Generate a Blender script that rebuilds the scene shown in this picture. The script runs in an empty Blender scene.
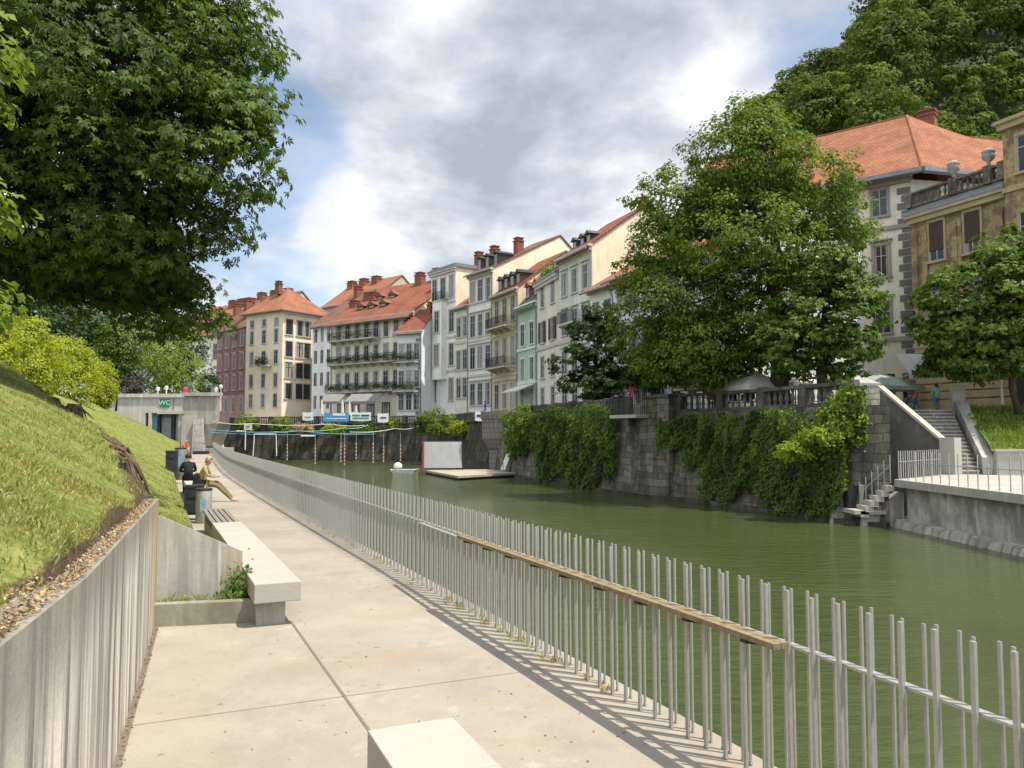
import bpy, math, random
import numpy as np
from mathutils import Vector, Matrix
random.seed(7)
RS = np.random.RandomState(11)
scene = bpy.context.scene
COL = scene.collection
sin, cos, pi = math.sin, math.cos, math.pi

# ------------------------------------------------------------------ camera
F = 790.0
A = math.atan(48 / 790)
CZ = 2.0
cam_d = bpy.data.cameras.new('camera'); cam = bpy.data.objects.new('camera', cam_d); COL.objects.link(cam)
cam_d.sensor_width = 36; cam_d.lens = F / 1024 * 36; cam_d.clip_end = 5000; cam_d.clip_start = 0.05
cam.location = (0, 0, CZ); cam.rotation_euler = (pi / 2 + A, 0, 0)
scene.camera = cam
def P(px, py, D):
    """surveyed point: photo bearing px,py at distance D in front of the camera"""
    y = F * cos(A) + (py - 384) * sin(A)
    x = px - 512
    z = F * sin(A) - (py - 384) * cos(A)
    k = D / y
    return Vector((x * k, D, CZ + z * k))
def pxof(p):
    dy, dz = p[1], p[2] - CZ
    f = dy * cos(A) + dz * sin(A); u = -dy * sin(A) + dz * cos(A)
    return 512 + F * p[0] / f, 384 - F * u / f

# ------------------------------------------------------------------ mesh helpers
class MB:
    def __init__(s): s.v = []; s.f = []; s.m = []
    def poly(s, pts, mi=0):
        n = len(s.v); s.v += [tuple(p) for p in pts]; s.f.append(list(range(n, n + len(pts)))); s.m.append(mi)
    def box(s, x0, x1, y0, y1, z0, z1, mi=0, M=None):
        if x0 > x1: x0, x1 = x1, x0
        if y0 > y1: y0, y1 = y1, y0
        if z0 > z1: z0, z1 = z1, z0
        c = [Vector(p) for p in ((x0,y0,z0),(x1,y0,z0),(x1,y1,z0),(x0,y1,z0),(x0,y0,z1),(x1,y0,z1),(x1,y1,z1),(x0,y1,z1))]
        if M is not None: c = [M @ p for p in c]
        n = len(s.v); s.v += [tuple(p) for p in c]
        for q in ((0,3,2,1),(4,5,6,7),(0,1,5,4),(1,2,6,5),(2,3,7,6),(3,0,4,7)):
            s.f.append([n + i for i in q]); s.m.append(mi)
    def hexa(s, lo, hi, mi=0):
        """closed prism between two equal rings (counter clockwise seen from above)"""
        k = len(lo); n = len(s.v); s.v += [tuple(p) for p in lo] + [tuple(p) for p in hi]
        s.f.append([n + i for i in range(k)][::-1]); s.m.append(mi)
        s.f.append([n + k + i for i in range(k)]); s.m.append(mi)
        for i in range(k):
            j = (i + 1) % k
            s.f.append([n + i, n + j, n + k + j, n + k + i]); s.m.append(mi)
    def prism(s, ring, z0, z1, mi=0):
        s.hexa([(p[0], p[1], z0) for p in ring], [(p[0], p[1], z1) for p in ring], mi)
    def bar(s, a, b, w, h, mi=0, up=(0, 0, 1)):
        a = Vector(a); b = Vector(b); d = (b - a)
        L = d.length
        if L < 1e-6: return
        d.normalize(); up = Vector(up)
        if abs(d.dot(up)) > .98: up = Vector((1, 0, 0))
        sd = d.cross(up).normalized(); u = sd.cross(d).normalized()
        M = Matrix((( sd.x, d.x, u.x, a.x), (sd.y, d.y, u.y, a.y), (sd.z, d.z, u.z, a.z), (0,0,0,1)))
        s.box(-w/2, w/2, 0, L, -h/2, h/2, mi, M)
    def tube(s, pts, rad, n=8, mi=0, caps=True):
        pts = [Vector(p) for p in pts]
        if not hasattr(rad, '__len__'): rad = [rad] * len(pts)
        base = len(s.v); prev = None
        for i, p in enumerate(pts):
            d = (pts[min(i+1, len(pts)-1)] - pts[max(i-1, 0)])
            d = d.normalized() if d.length > 1e-9 else Vector((0, 0, 1))
            if prev is None:
                r = Vector((1, 0, 0)) if abs(d.x) < .9 else Vector((0, 1, 0))
                prev = d.cross(r).normalized()
            a = (prev - d * prev.dot(d)).normalized(); prev = a; b = d.cross(a)
            for k in range(n):
                t = 2 * pi * k / n
                s.v.append(tuple(p + (a * cos(t) + b * sin(t)) * rad[i]))
        for i in range(len(pts) - 1):
            for k in range(n):
                k2 = (k + 1) % n
                s.f.append([base + i*n + k, base + i*n + k2, base + (i+1)*n + k2, base + (i+1)*n + k]); s.m.append(mi)
        if caps:
            s.f.append([base + k for k in range(n)][::-1]); s.m.append(mi)
            s.f.append([base + (len(pts)-1)*n + k for k in range(n)]); s.m.append(mi)
    def lathe(s, c, prof, n=12, mi=0):
        base = len(s.v)
        for r, z in prof:
            for k in range(n):
                t = 2*pi*k/n; s.v.append((c[0] + r*cos(t), c[1] + r*sin(t), c[2] + z))
        for i in range(len(prof)-1):
            for k in range(n):
                k2 = (k+1) % n
                s.f.append([base+i*n+k, base+i*n+k2, base+(i+1)*n+k2, base+(i+1)*n+k]); s.m.append(mi)
        s.f.append([base+k for k in range(n)][::-1]); s.m.append(mi)
        s.f.append([base+(len(prof)-1)*n+k for k in range(n)]); s.m.append(mi)
    def mesh(s, name, mats, smooth=False):
        me = bpy.data.meshes.new(name)
        me.from_pydata(s.v, [], s.f)
        for m in mats: me.materials.append(m)
        me.polygons.foreach_set('material_index', s.m)
        me.polygons.foreach_set('use_smooth', [smooth] * len(s.f))
        uvl = me.uv_layers.new(name='UVMap')
        uv = np.zeros((len(me.loops), 2), np.float32)
        zz = Vector((0, 0, 1))
        for p in me.polygons:
            n = p.normal
            if abs(n.z) > .97: t = Vector((1, 0, 0)); b = Vector((0, 1, 0))
            else:
                t = zz.cross(n).normalized(); b = n.cross(t)
            for li in p.loop_indices:
                c = me.vertices[me.loops[li].vertex_index].co
                uv[li] = (c.dot(t), c.dot(b))
        uvl.data.foreach_set('uv', uv.ravel())
        return me
    def build(s, name, mats, parent=None, smooth=False):
        if not isinstance(mats, (list, tuple)): mats = [mats]
        o = bpy.data.objects.new(name, s.mesh(name, mats, smooth)); COL.objects.link(o)
        if parent is not None: o.parent = parent
        return o
def tag(o, label=None, cat=None, group=None, kind=None):
    if label:
        o['label'] = label
    if cat: o['category'] = cat
    if group: o['group'] = group
    if kind: o['kind'] = kind
    return o
def empty(name, loc, rz=0, label=None, cat=None, group=None, kind=None):
    o = bpy.data.objects.new(name, None); COL.objects.link(o)
    o.location = loc; o.rotation_euler = (0, 0, rz); o.empty_display_size = .2
    return tag(o, label, cat, group, kind)
def struct(o):
    o['kind'] = 'structure'; return o
def inst(name, me, parent, loc=(0, 0, 0), rz=0):
    o = bpy.data.objects.new(name, me); COL.objects.link(o); o.parent = parent
    o.location = loc; o.rotation_euler = (0, 0, rz); return o
def copy_tree(o, parent=None):
    c = o.copy(); COL.objects.link(c); c.parent = parent
    for ch in list(o.children): copy_tree(ch, c)
    return c

# ------------------------------------------------------------------ materials
def mat(name, rough=.8, spec=.3, metal=0.0):
    m = bpy.data.materials.new(name); m.use_nodes = True
    nt = m.node_tree; b = nt.nodes['Principled BSDF']
    b.inputs['Roughness'].default_value = rough; b.inputs['Metallic'].default_value = metal
    b.inputs['Specular IOR Level'].default_value = spec
    return m, nt, b
def N(nt, t, **kw):
    n = nt.nodes.new(t)
    for k, v in kw.items():
        if k in n.inputs: n.inputs[k].default_value = v
        else: setattr(n, k, v)
    return n
def coords(nt, kind='Object', scale=(1, 1, 1), rot=(0, 0, 0)):
    tc = N(nt, 'ShaderNodeTexCoord'); mp = N(nt, 'ShaderNodeMapping')
    mp.inputs['Scale'].default_value = scale; mp.inputs['Rotation'].default_value = rot
    nt.links.new(tc.outputs[kind], mp.inputs['Vector']); return mp.outputs['Vector']
def noise(nt, vec, scale, detail=4, rough=.6):
    n = N(nt, 'ShaderNodeTexNoise'); n.inputs['Scale'].default_value = scale; n.inputs['Detail'].default_value = detail
    n.inputs['Roughness'].default_value = rough
    nt.links.new(vec, n.inputs['Vector']); return n.outputs['Fac']
def ramp(nt, fac, stops):
    r = N(nt, 'ShaderNodeValToRGB'); e = r.color_ramp.elements
    while len(e) < len(stops): e.new(.5)
    for i, (p, c) in enumerate(stops):
        e[i].position = p
        c = c if hasattr(c, '__len__') else (c, c, c)
        e[i].color = (c[0], c[1], c[2], 1)
    nt.links.new(fac, r.inputs['Fac']); return r.outputs['Color']
def mix(nt, fac, a, b, mode='MIX'):
    m = N(nt, 'ShaderNodeMix', data_type='RGBA', blend_type=mode)
    for idx, x in ((6, a), (7, b)):
        if hasattr(x, 'default_value') or hasattr(x, 'links'): nt.links.new(x, m.inputs[idx])
        else: m.inputs[idx].default_value = (x[0], x[1], x[2], 1)
    if hasattr(fac, 'links'): nt.links.new(fac, m.inputs[0])
    else: m.inputs[0].default_value = fac
    return m.outputs[2]
def bump(nt, b, h, dist=.02, strength=.5):
    n = N(nt, 'ShaderNodeBump'); n.inputs['Distance'].default_value = dist; n.inputs['Strength'].default_value = strength
    nt.links.new(h, n.inputs['Height']); nt.links.new(n.outputs['Normal'], b.inputs['Normal'])
_c = {}
def plain(name, col, rough=.7, metal=0, var=.25, scale=6, spec=.3):
    key = name
    if key in _c: return _c[key]
    m, nt, b = mat(name, rough, spec, metal)
    f = noise(nt, coords(nt), scale, 5)
    lo = [c * (1 - var) for c in col]; hi = [min(1, c * (1 + var * .6)) for c in col]
    c = ramp(nt, f, [(.3, lo), (.7, hi)]); nt.links.new(c, b.inputs['Base Color'])
    bump(nt, b, f, .004, .4)
    _c[key] = m; return m
def plaster(name, col):
    if name in _c: return _c[name]
    if min(col) > .4: col = tuple(min(.82, k * 1.22) for k in col)
    m, nt, b = mat(name, .9, .15)
    v = coords(nt, 'UV'); big = noise(nt, v, .35, 6, .65); fine = noise(nt, v, 9, 4)
    st = noise(nt, coords(nt, 'UV', (1.6, .16, 1)), 1.5, 5, .6)
    c = ramp(nt, big, [(.3, [k * .8 for k in col]), (.55, col), (.8, [min(1, k * 1.06) for k in col])])
    c = mix(nt, ramp(nt, st, [(.50, 0), (.72, .5)]), c, [k * .62 for k in col])
    c = mix(nt, ramp(nt, fine, [(.4, 0), (.75, .14)]), c, [k * .75 for k in col])
    nt.links.new(c, b.inputs['Base Color']); bump(nt, b, fine, .01, .3)
    _c[name] = m; return m
def tiles(name, col, col2, sc=1.0):
    if name in _c: return _c[name]
    m, nt, b = mat(name, .85, .15)
    v = coords(nt, 'UV')
    br = N(nt, 'ShaderNodeTexBrick'); nt.links.new(v, br.inputs['Vector'])
    br.inputs['Scale'].default_value = 1; br.inputs['Brick Width'].default_value = .3 * sc; br.inputs['Row Height'].default_value = .26 * sc
    br.inputs['Mortar Size'].default_value = .022 * sc; br.inputs['Mortar Smooth'].default_value = .4; br.inputs['Bias'].default_value = -.1
    br.inputs['Color1'].default_value = (*col, 1); br.inputs['Color2'].default_value = (*col2, 1)
    br.inputs['Mortar'].default_value = (*[k * .35 for k in col], 1)
    big = noise(nt, v, .5, 6, .65)
    c = mix(nt, ramp(nt, big, [(.42, 0), (.66, .75)]), br.outputs['Color'], [k * .6 for k in col2])
    nt.links.new(c, b.inputs['Base Color']); bump(nt, b, br.outputs['Color'], .05, .5)
    _c[name] = m; return m
def stone(name, c1, c2, bw=.9, bh=.42, mortar=.03, stain=.75, moss=0.0):
    if name in _c: return _c[name]
    m, nt, b = mat(name, .92, .15)
    v = coords(nt, 'UV')
    d = N(nt, 'ShaderNodeTexNoise'); d.inputs['Scale'].default_value = 1.2; nt.links.new(v, d.inputs['Vector'])
    vm = N(nt, 'ShaderNodeVectorMath', operation='MULTIPLY_ADD'); vm.inputs[1].default_value = (.5, .28, 0)
    nt.links.new(d.outputs['Color'], vm.inputs[0]); nt.links.new(v, vm.inputs[2])
    br = N(nt, 'ShaderNodeTexBrick'); nt.links.new(vm.outputs[0], br.inputs['Vector'])
    br.inputs['Scale'].default_value = 1; br.inputs['Brick Width'].default_value = bw; br.inputs['Row Height'].default_value = bh
    br.inputs['Mortar Size'].default_value = mortar; br.inputs['Mortar Smooth'].default_value = .5
    br.inputs['Color1'].default_value = (*c1, 1); br.inputs['Color2'].default_value = (*c2, 1)
    br.inputs['Mortar'].default_value = (*[k * .5 for k in c1], 1)
    st = noise(nt, coords(nt, 'UV', (1, .3, 1)), 1.1, 6, .7)
    c = mix(nt, ramp(nt, st, [(.38, 0), (.62, stain)]), br.outputs['Color'], [k * .22 for k in c1])
    wh = noise(nt, coords(nt, 'UV', (1.5, .5, 1)), 2.3, 6, .75)
    c = mix(nt, ramp(nt, wh, [(.6, 0), (.72, .35)]), c, [min(1, k * 1.9) for k in c2])
    if moss:
        g = noise(nt, v, .8, 5, .7)
        c = mix(nt, ramp(nt, g, [(.5, 0), (.7, moss)]), c, (.035, .05, .015))
    nt.links.new(c, b.inputs['Base Color'])
    fine = noise(nt, v, 6, 6, .7)
    hh = mix(nt, .4, br.outputs['Color'], ramp(nt, fine, [(0, 0), (1, 1)]))
    bump(nt, b, hh, .08, .8)
    _c[name] = m; return m
def concrete(name, col, streak=.5, dark=.45, fs=14, uvs=(5, .25, 1), ochre=None, grime=.3):
    if name in _c: return _c[name]
    m, nt, b = mat(name, .85, .2)
    v = coords(nt, 'UV')
    big = noise(nt, v, .9, 6, .65); fine = noise(nt, v, fs, 5, .7)
    c = ramp(nt, big, [(.3, [k * .8 for k in col]), (.7, col)])
    if streak:
        s1 = noise(nt, coords(nt, 'UV', uvs), 1.7, 6, .62)
        c = mix(nt, ramp(nt, s1, [(.42, 0), (.56, streak)]), c, [k * dark for k in col])
        s2 = noise(nt, coords(nt, 'UV', (uvs[0] * 1.9, uvs[1] * .6, 1)), 2.1, 4, .55)
        c = mix(nt, ramp(nt, s2, [(.56, 0), (.66, .7)]), c, [min(1, k * 1.3) for k in col])
    c = mix(nt, ramp(nt, fine, [(.4, 0), (.8, grime)]), c, [k * .6 for k in col])
    if ochre is not None:
        sx = N(nt, 'ShaderNodeSeparateXYZ'); nt.links.new(v, sx.inputs[0])
        mr = N(nt, 'ShaderNodeMapRange'); nt.links.new(sx.outputs['X'], mr.inputs['Value'])
        mr.inputs['From Min'].default_value = ochre[0]; mr.inputs['From Max'].default_value = ochre[1]
        ml = N(nt, 'ShaderNodeMath', operation='MULTIPLY'); nt.links.new(mr.outputs[0], ml.inputs[0])
        s3 = noise(nt, coords(nt, 'UV', (6, .4, 1)), 1.3, 4)
        rr = ramp(nt, s3, [(.35, .25), (.6, .8)]); nt.links.new(rr, ml.inputs[1])
        c = mix(nt, ml.outputs[0], c, (.36, .24, .07))
    nt.links.new(c, b.inputs['Base Color']); bump(nt, b, fine, .006, .6)
    _c[name] = m; return m
def streak_wall():
    m, nt, b = mat('streaked_wall', .88, .15); v = coords(nt, 'UV')
    sx = N(nt, 'ShaderNodeSeparateXYZ'); nt.links.new(v, sx.inputs[0])
    big = noise(nt, v, 1.1, 5, .6)
    s1 = noise(nt, coords(nt, 'UV', (3.4, .16, 1)), 1.7, 7, .66)
    s2 = noise(nt, coords(nt, 'UV', (13, .16, 1)), 1.5, 5, .6)
    s3 = noise(nt, coords(nt, 'UV', (1.3, .12, 1)), 1.4, 3, .5)
    c = ramp(nt, s1, [(.36, (.11, .10, .09)), (.45, (.25, .23, .20)), (.53, (.53, .49, .42)), (.60, (.76, .71, .61))])
    c = mix(nt, ramp(nt, s2, [(.54, 0), (.64, .4)]), c, (.16, .14, .12))
    c = mix(nt, ramp(nt, s2, [(.38, .6), (.45, 0)]), c, (.70, .67, .60))
    c = mix(nt, ramp(nt, s3, [(.5, 0), (.62, .5)]), c, (.20, .18, .18))
    # soaked band below the top edge, its lower rim ragged
    top = N(nt, 'ShaderNodeMath', operation='MULTIPLY_ADD'); nt.links.new(s1, top.inputs[0]); top.inputs[1].default_value = 1.1; nt.links.new(sx.outputs['Y'], top.inputs[2])
    c = mix(nt, ramp(nt, N_scale(nt, top.outputs[0], 1.52, 1.86), [(0, 0), (1, .8)]), c, (.21, .195, .165))
    mr = N(nt, 'ShaderNodeMapRange'); nt.links.new(sx.outputs['X'], mr.inputs['Value']); mr.inputs['From Min'].default_value = -1.0; mr.inputs['From Max'].default_value = -.1
    ml = N(nt, 'ShaderNodeMath', operation='MULTIPLY'); nt.links.new(mr.outputs[0], ml.inputs[0]); nt.links.new(ramp(nt, s1, [(.4, .25), (.6, .8)]), ml.inputs[1])
    c = mix(nt, ml.outputs[0], c, (.42, .29, .09))
    f = noise(nt, v, 30, 5, .7); c = mix(nt, ramp(nt, f, [(.5, 0), (.8, .35)]), c, (.16, .15, .13))
    sc = noise(nt, coords(nt, 'UV', (.25, 4.5, 1), (0, 0, .6)), 2.2, 3, .5); c = mix(nt, ramp(nt, sc, [(.70, 0), (.72, .5)]), c, (.6, .58, .52))
    nt.links.new(c, b.inputs['Base Color']); bump(nt, b, f, .006, .6); return m
def N_scale(nt, x, a, b_):
    r = N(nt, 'ShaderNodeMapRange'); nt.links.new(x, r.inputs['Value']); r.inputs['From Min'].default_value = a; r.inputs['From Max'].default_value = b_; return r.outputs[0]
def leafmat(name, dark, light, trans=.32, rough=.55, spec=.2):
    if name in _c: return _c[name]
    m, nt, b = mat(name, rough, spec)
    at = N(nt, 'ShaderNodeAttribute', attribute_name='tint')
    c = ramp(nt, at.outputs['Fac'], [(0, dark), (1, light)])
    big = noise(nt, coords(nt), .45, 3)
    c = mix(nt, ramp(nt, big, [(.35, .0), (.7, .35)]), c, [light[0] * 1.25, light[1] * 1.05, light[2] * .8])
    nt.links.new(c, b.inputs['Base Color'])
    tr = N(nt, 'ShaderNodeBsdfTranslucent')
    cc = mix(nt, 1.0, c, (1.25, 1.35, .6), 'MULTIPLY'); nt.links.new(cc, tr.inputs['Color'])
    mx = N(nt, 'ShaderNodeMixShader'); mx.inputs[0].default_value = trans
    nt.links.new(b.outputs[0], mx.inputs[1]); nt.links.new(tr.outputs[0], mx.inputs[2])
    nt.links.new(mx.outputs[0], nt.nodes['Material Output'].inputs['Surface'])
    _c[name] = m; return m
def glassm(name='window_glass', col=(.018, .022, .026)):
    if name in _c: return _c[name]
    m, nt, b = mat(name, .08, .5)
    f = noise(nt, coords(nt), 1.1, 3)
    c = ramp(nt, f, [(.35, col), (.7, [k * 2.4 for k in col])]); oi = N(nt, 'ShaderNodeObjectInfo'); tcn = N(nt, 'ShaderNodeTexCoord'); sp = N(nt, 'ShaderNodeSeparateXYZ'); nt.links.new(tcn.outputs['Object'], sp.inputs[0])
    fold = noise(nt, coords(nt, 'Object', (9, 9, .5)), 1.2, 2); cur = ramp(nt, fold, [(.35, (.16, .155, .14)), (.65, (.34, .33, .30))])
    ax = N(nt, 'ShaderNodeMath', operation='ABSOLUTE'); nt.links.new(sp.outputs['X'], ax.inputs[0])
    th = N(nt, 'ShaderNodeMath', operation='MULTIPLY'); nt.links.new(oi.outputs['Random'], th.inputs[0]); th.inputs[1].default_value = .75
    gt = N(nt, 'ShaderNodeMath', operation='GREATER_THAN'); nt.links.new(ax.outputs[0], gt.inputs[0]); nt.links.new(th.outputs[0], gt.inputs[1])
    c = mix(nt, gt.outputs[0], c, cur)
    nt.links.new(c, b.inputs['Base Color'])
    bump(nt, b, noise(nt, coords(nt), 2.0, 2), .02, .25)
    _c[name] = m; return m

M_glass = glassm()
M_white = plain('white_paint', (.72, .71, .68), .5)
M_trim = plain('pale_stone_trim', (.5, .48, .43), .85)
M_sash = plain('grey_white_sash', (.40, .40, .38), .6)
M_dark = plain('dark_metal', (.03, .03, .032), .5)
M_iron = plain('wrought_iron', (.025, .027, .03), .55)
M_steel = plain('galvanised_steel', (.40, .395, .365), .5, .45, .12, 20)
M_brown = plain('brown_shutter', (.06, .035, .022), .6)
M_copper = plain('grey_sheet_metal', (.22, .235, .25), .5, .3)
M_chim = plaster('chimney_brick_render', (.24, .10, .07))
M_bark = plain('bark', (.06, .048, .036), .95, 0, .5, 9)
M_wood = plain('weathered_wood', (.22, .175, .10), .85, 0, .4, 25)
M_woodgrey = plain('grey_slat_wood', (.22, .2, .17), .85, 0, .35, 18)

# ------------------------------------------------------------------ curves: fence line & opposite quay
class Line:
    def __init__(s, pts, step=.1):
        pts = [Vector((p[0], p[1])) for p in pts]; out = []
        for i in range(len(pts) - 1):
            p0 = pts[max(i-1, 0)]; p1 = pts[i]; p2 = pts[i+1]; p3 = pts[min(i+2, len(pts)-1)]
            n = max(2, int((p2 - p1).length / step))
            for k in range(n):
                t = k / n
                out.append(.5 * ((2*p1) + (p2-p0)*t + (2*p0-5*p1+4*p2-p3)*t*t + (3*p1-p0-3*p2+p3)*t**3))
        out.append(pts[-1]); s.p = out; s.s = [0.]
        for a, b in zip(out, out[1:]): s.s.append(s.s[-1] + (b - a).length)
        s.L = s.s[-1]; s.sa = np.array(s.s); s.xa = np.array([q.x for q in out]); s.ya = np.array([q.y for q in out])
    def at(s, t, off=0.0):
        """point at arc length t, shifted 'off' metres to the left of the running direction"""
        x = np.interp(t, s.sa, s.xa); y = np.interp(t, s.sa, s.ya)
        x2 = np.interp(t + .25, s.sa, s.xa); y2 = np.interp(t + .25, s.sa, s.ya); x1 = np.interp(t - .25, s.sa, s.xa); y1 = np.interp(t - .25, s.sa, s.ya)
        dx, dy = x2 - x1, y2 - y1; l = math.hypot(dx, dy); dx /= l; dy /= l
        return Vector((x - dy * off, y + dx * off)), Vector((dx, dy))
    def s_of_y(s, y): return float(np.interp(y, s.ya, s.sa))
FL = Line([(6.0, -7), (4.3, -3), (2.9, 1), (2.04, 3.26), (1.42, 4.8), (.5, 6.84), (-1.65, 11.6), (-3.95, 16.6), (-9.35, 28.5), (-15.2, 42), (-25.2, 67), (-27.2, 72)])
QL = Line([(13.9, 29.4), (12.5, 31.0), (11.1, 35.5), (9.9, 38.6), (8.06, 41.8), (5.9, 46), (3.4, 52.6), (.9, 60), (-1.2, 67), (-4.4, 78), (-7.6, 88), (-13.5, 94.5), (-25, 99), (-40, 107), (-60, 124), (-90, 150)], .25)
WZ = -1.5
STREET = 3.05
def q_at_px(px):
    best = min(range(0, len(QL.p)), key=lambda i: abs(512 + F * QL.p[i].x / QL.p[i].y - px)); return QL.s[best]

# ------------------------------------------------------------------ world, sun
SUN_EL = math.radians(65); sdir = Vector((.92, -.39, 0)).normalized()
w = bpy.data.worlds.new('World'); scene.world = w; w.use_nodes = True; nt = w.node_tree; nt.nodes.clear()
out = N(nt, 'ShaderNodeOutputWorld'); sky = N(nt, 'ShaderNodeTexSky', sky_type='NISHITA')
sky.sun_disc = False; sky.sun_elevation = SUN_EL; sky.sun_rotation = math.atan2(sdir.x, sdir.y); sky.altitude = 300; sky.air_density = 1.0; sky.dust_density = .8; sky.ozone_density = 1.5
bg1 = N(nt, 'ShaderNodeBackground'); bg1.inputs['Strength'].default_value = .14; nt.links.new(sky.outputs[0], bg1.inputs[0])
tc = N(nt, 'ShaderNodeTexCoord'); sx = N(nt, 'ShaderNodeSeparateXYZ'); nt.links.new(tc.outputs['Generated'], sx.inputs[0])
def mth(op, a, b=None, c=None):
    n = N(nt, 'ShaderNodeMath', operation=op)
    for i, x in enumerate((a, b, c)):
        if x is None: continue
        if hasattr(x, 'links'): nt.links.new(x, n.inputs[i])
        else: n.inputs[i].default_value = x
    return n.outputs[0]
zz = mth('ADD', mth('MAXIMUM', sx.outputs['Z'], 0.0), .34)
cx = mth('DIVIDE', sx.outputs['X'], zz); cy = mth('DIVIDE', sx.outputs['Y'], zz)
cv = N(nt, 'ShaderNodeCombineXYZ'); nt.links.new(cx, cv.inputs[0]); nt.links.new(cy, cv.inputs[1])
def skynoise(scale, detail, rough, off, dist=0):
    mp = N(nt, 'ShaderNodeMapping'); mp.inputs['Location'].default_value = off; nt.links.new(cv.outputs[0], mp.inputs['Vector'])
    n = N(nt, 'ShaderNodeTexNoise'); n.inputs['Scale'].default_value = scale; n.inputs['Detail'].default_value = detail; n.inputs['Roughness'].default_value = rough
    n.inputs['Distortion'].default_value = dist
    nt.links.new(mp.outputs[0], n.inputs['Vector']); return n.outputs['Fac']
n1 = skynoise(1.7, 10, .55, (3.1, 1.7, 0), .1)
n2 = skynoise(3.0, 11, .56, (5.3, 2.2, 4.0), .15)
# bias: clearer sky towards the left bearing and a gap high on the right
def blob(vx, vz, r, amt):
    d = Vector((vx, 1, vz)).normalized()
    dt = N(nt, 'ShaderNodeVectorMath', operation='DOT_PRODUCT'); nt.links.new(tc.outputs['Generated'], dt.inputs[0]); dt.inputs[1].default_value = d
    mr = N(nt, 'ShaderNodeMapRange', interpolation_type='SMOOTHSTEP'); nt.links.new(dt.outputs['Value'], mr.inputs['Value'])
    mr.inputs['From Min'].default_value = cos(r); mr.inputs['From Max'].default_value = 1.0; mr.inputs['To Max'].default_value = amt
    return mr.outputs[0]
cov = mth('ADD', n1, blob(-.30, .32, .17, -.27))
cov = mth('ADD', cov, blob(-.26, .40, .20, .03))
cov = mth('ADD', cov, blob(.42, .56, .12, -.10))
cov = mth('ADD', cov, blob(.02, .36, .34, .17))
cov = mth('ADD', cov, blob(-.10, .30, .10, .08))
m1 = N(nt, 'ShaderNodeMapRange', interpolation_type='SMOOTHSTEP'); nt.links.new(cov, m1.inputs['Value'])
m1.inputs['From Min'].default_value = .33; m1.inputs['From Max'].default_value = .52; m1.inputs['To Min'].default_value = .35
m2v = mth('ADD', n2, blob(.06, .42, .22, -.07))
m2v = mth('ADD', m2v, blob(-.16, .30, .13, .12))
m2v = mth('ADD', m2v, blob(.20, .37, .13, .10))
cr = N(nt, 'ShaderNodeValToRGB'); nt.links.new(m2v, cr.inputs[0]); e = cr.color_ramp.elements
e[0].position = .37; e[0].color = (.34, .385, .455, 1); e[1].position = .59; e[1].color = (.76, .77, .78, 1)
ee = e.new(.48); ee.color = (.50, .54, .605, 1)
bg2 = N(nt, 'ShaderNodeBackground'); nt.links.new(cr.outputs[0], bg2.inputs[0])
bm_ = N(nt, 'ShaderNodeMapRange', interpolation_type='SMOOTHSTEP'); nt.links.new(sx.outputs['Y'], bm_.inputs['Value']); bm_.inputs['From Min'].default_value = .55; bm_.inputs['From Max'].default_value = -.25; bm_.inputs['To Min'].default_value = .98; bm_.inputs['To Max'].default_value = 1.9  # clouds brightened behind the camera, added as fill light on the facades
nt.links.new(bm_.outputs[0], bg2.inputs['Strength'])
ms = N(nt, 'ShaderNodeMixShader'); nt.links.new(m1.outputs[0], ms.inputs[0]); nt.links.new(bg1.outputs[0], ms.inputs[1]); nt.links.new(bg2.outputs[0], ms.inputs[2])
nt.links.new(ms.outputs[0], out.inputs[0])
sl = bpy.data.lights.new('sun', 'SUN'); sl.energy = 4.8; sl.angle = math.radians(.53); sl.color = (1, .935, .83)
so = bpy.data.objects.new('sun', sl); COL.objects.link(so)
sv = Vector((sdir.x * cos(SUN_EL), sdir.y * cos(SUN_EL), sin(SUN_EL)))
so.rotation_euler = sv.to_track_quat('Z', 'Y').to_euler(); so.location = sv * 60
vs = scene.view_settings; vs.view_transform = 'Standard'; vs.look = 'None'; vs.exposure = 0.45; vs.gamma = 1; vs.use_curve_mapping = False
scene.cycles.max_bounces = 6; scene.cycles.transparent_max_bounces = 4

# ------------------------------------------------------------------ water
def make_water():
    m, nt, b = mat('river_water', .035, .5)
    b.inputs['IOR'].default_value = 1.33
    v = coords(nt, 'Object', (1, 1, 1))
    f = noise(nt, v, .12, 5)
    c = ramp(nt, f, [(.35, (.046, .059, .018)), (.7, (.062, .078, .027))]); nt.links.new(c, b.inputs['Base Color'])
    w1 = noise(nt, coords(nt, 'Object', (1.0, 2.4, 1), (0, 0, .15)), 1.5, 6, .62)
    w2 = noise(nt, coords(nt, 'Object', (1, 1.3, 1), (0, 0, -.4)), .5, 3, .5)
    ad = N(nt, 'ShaderNodeMath', operation='ADD'); nt.links.new(w1, ad.inputs[0]); nt.links.new(w2, ad.inputs[1])
    bump(nt, b, ad.outputs[0], .14, .7)
    mb = MB(); mb.poly([(-2500, -2500, WZ), (2500, -2500, WZ), (2500, 2500, WZ), (-2500, 2500, WZ)])
    struct(mb.build('river', m))
make_water()

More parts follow.
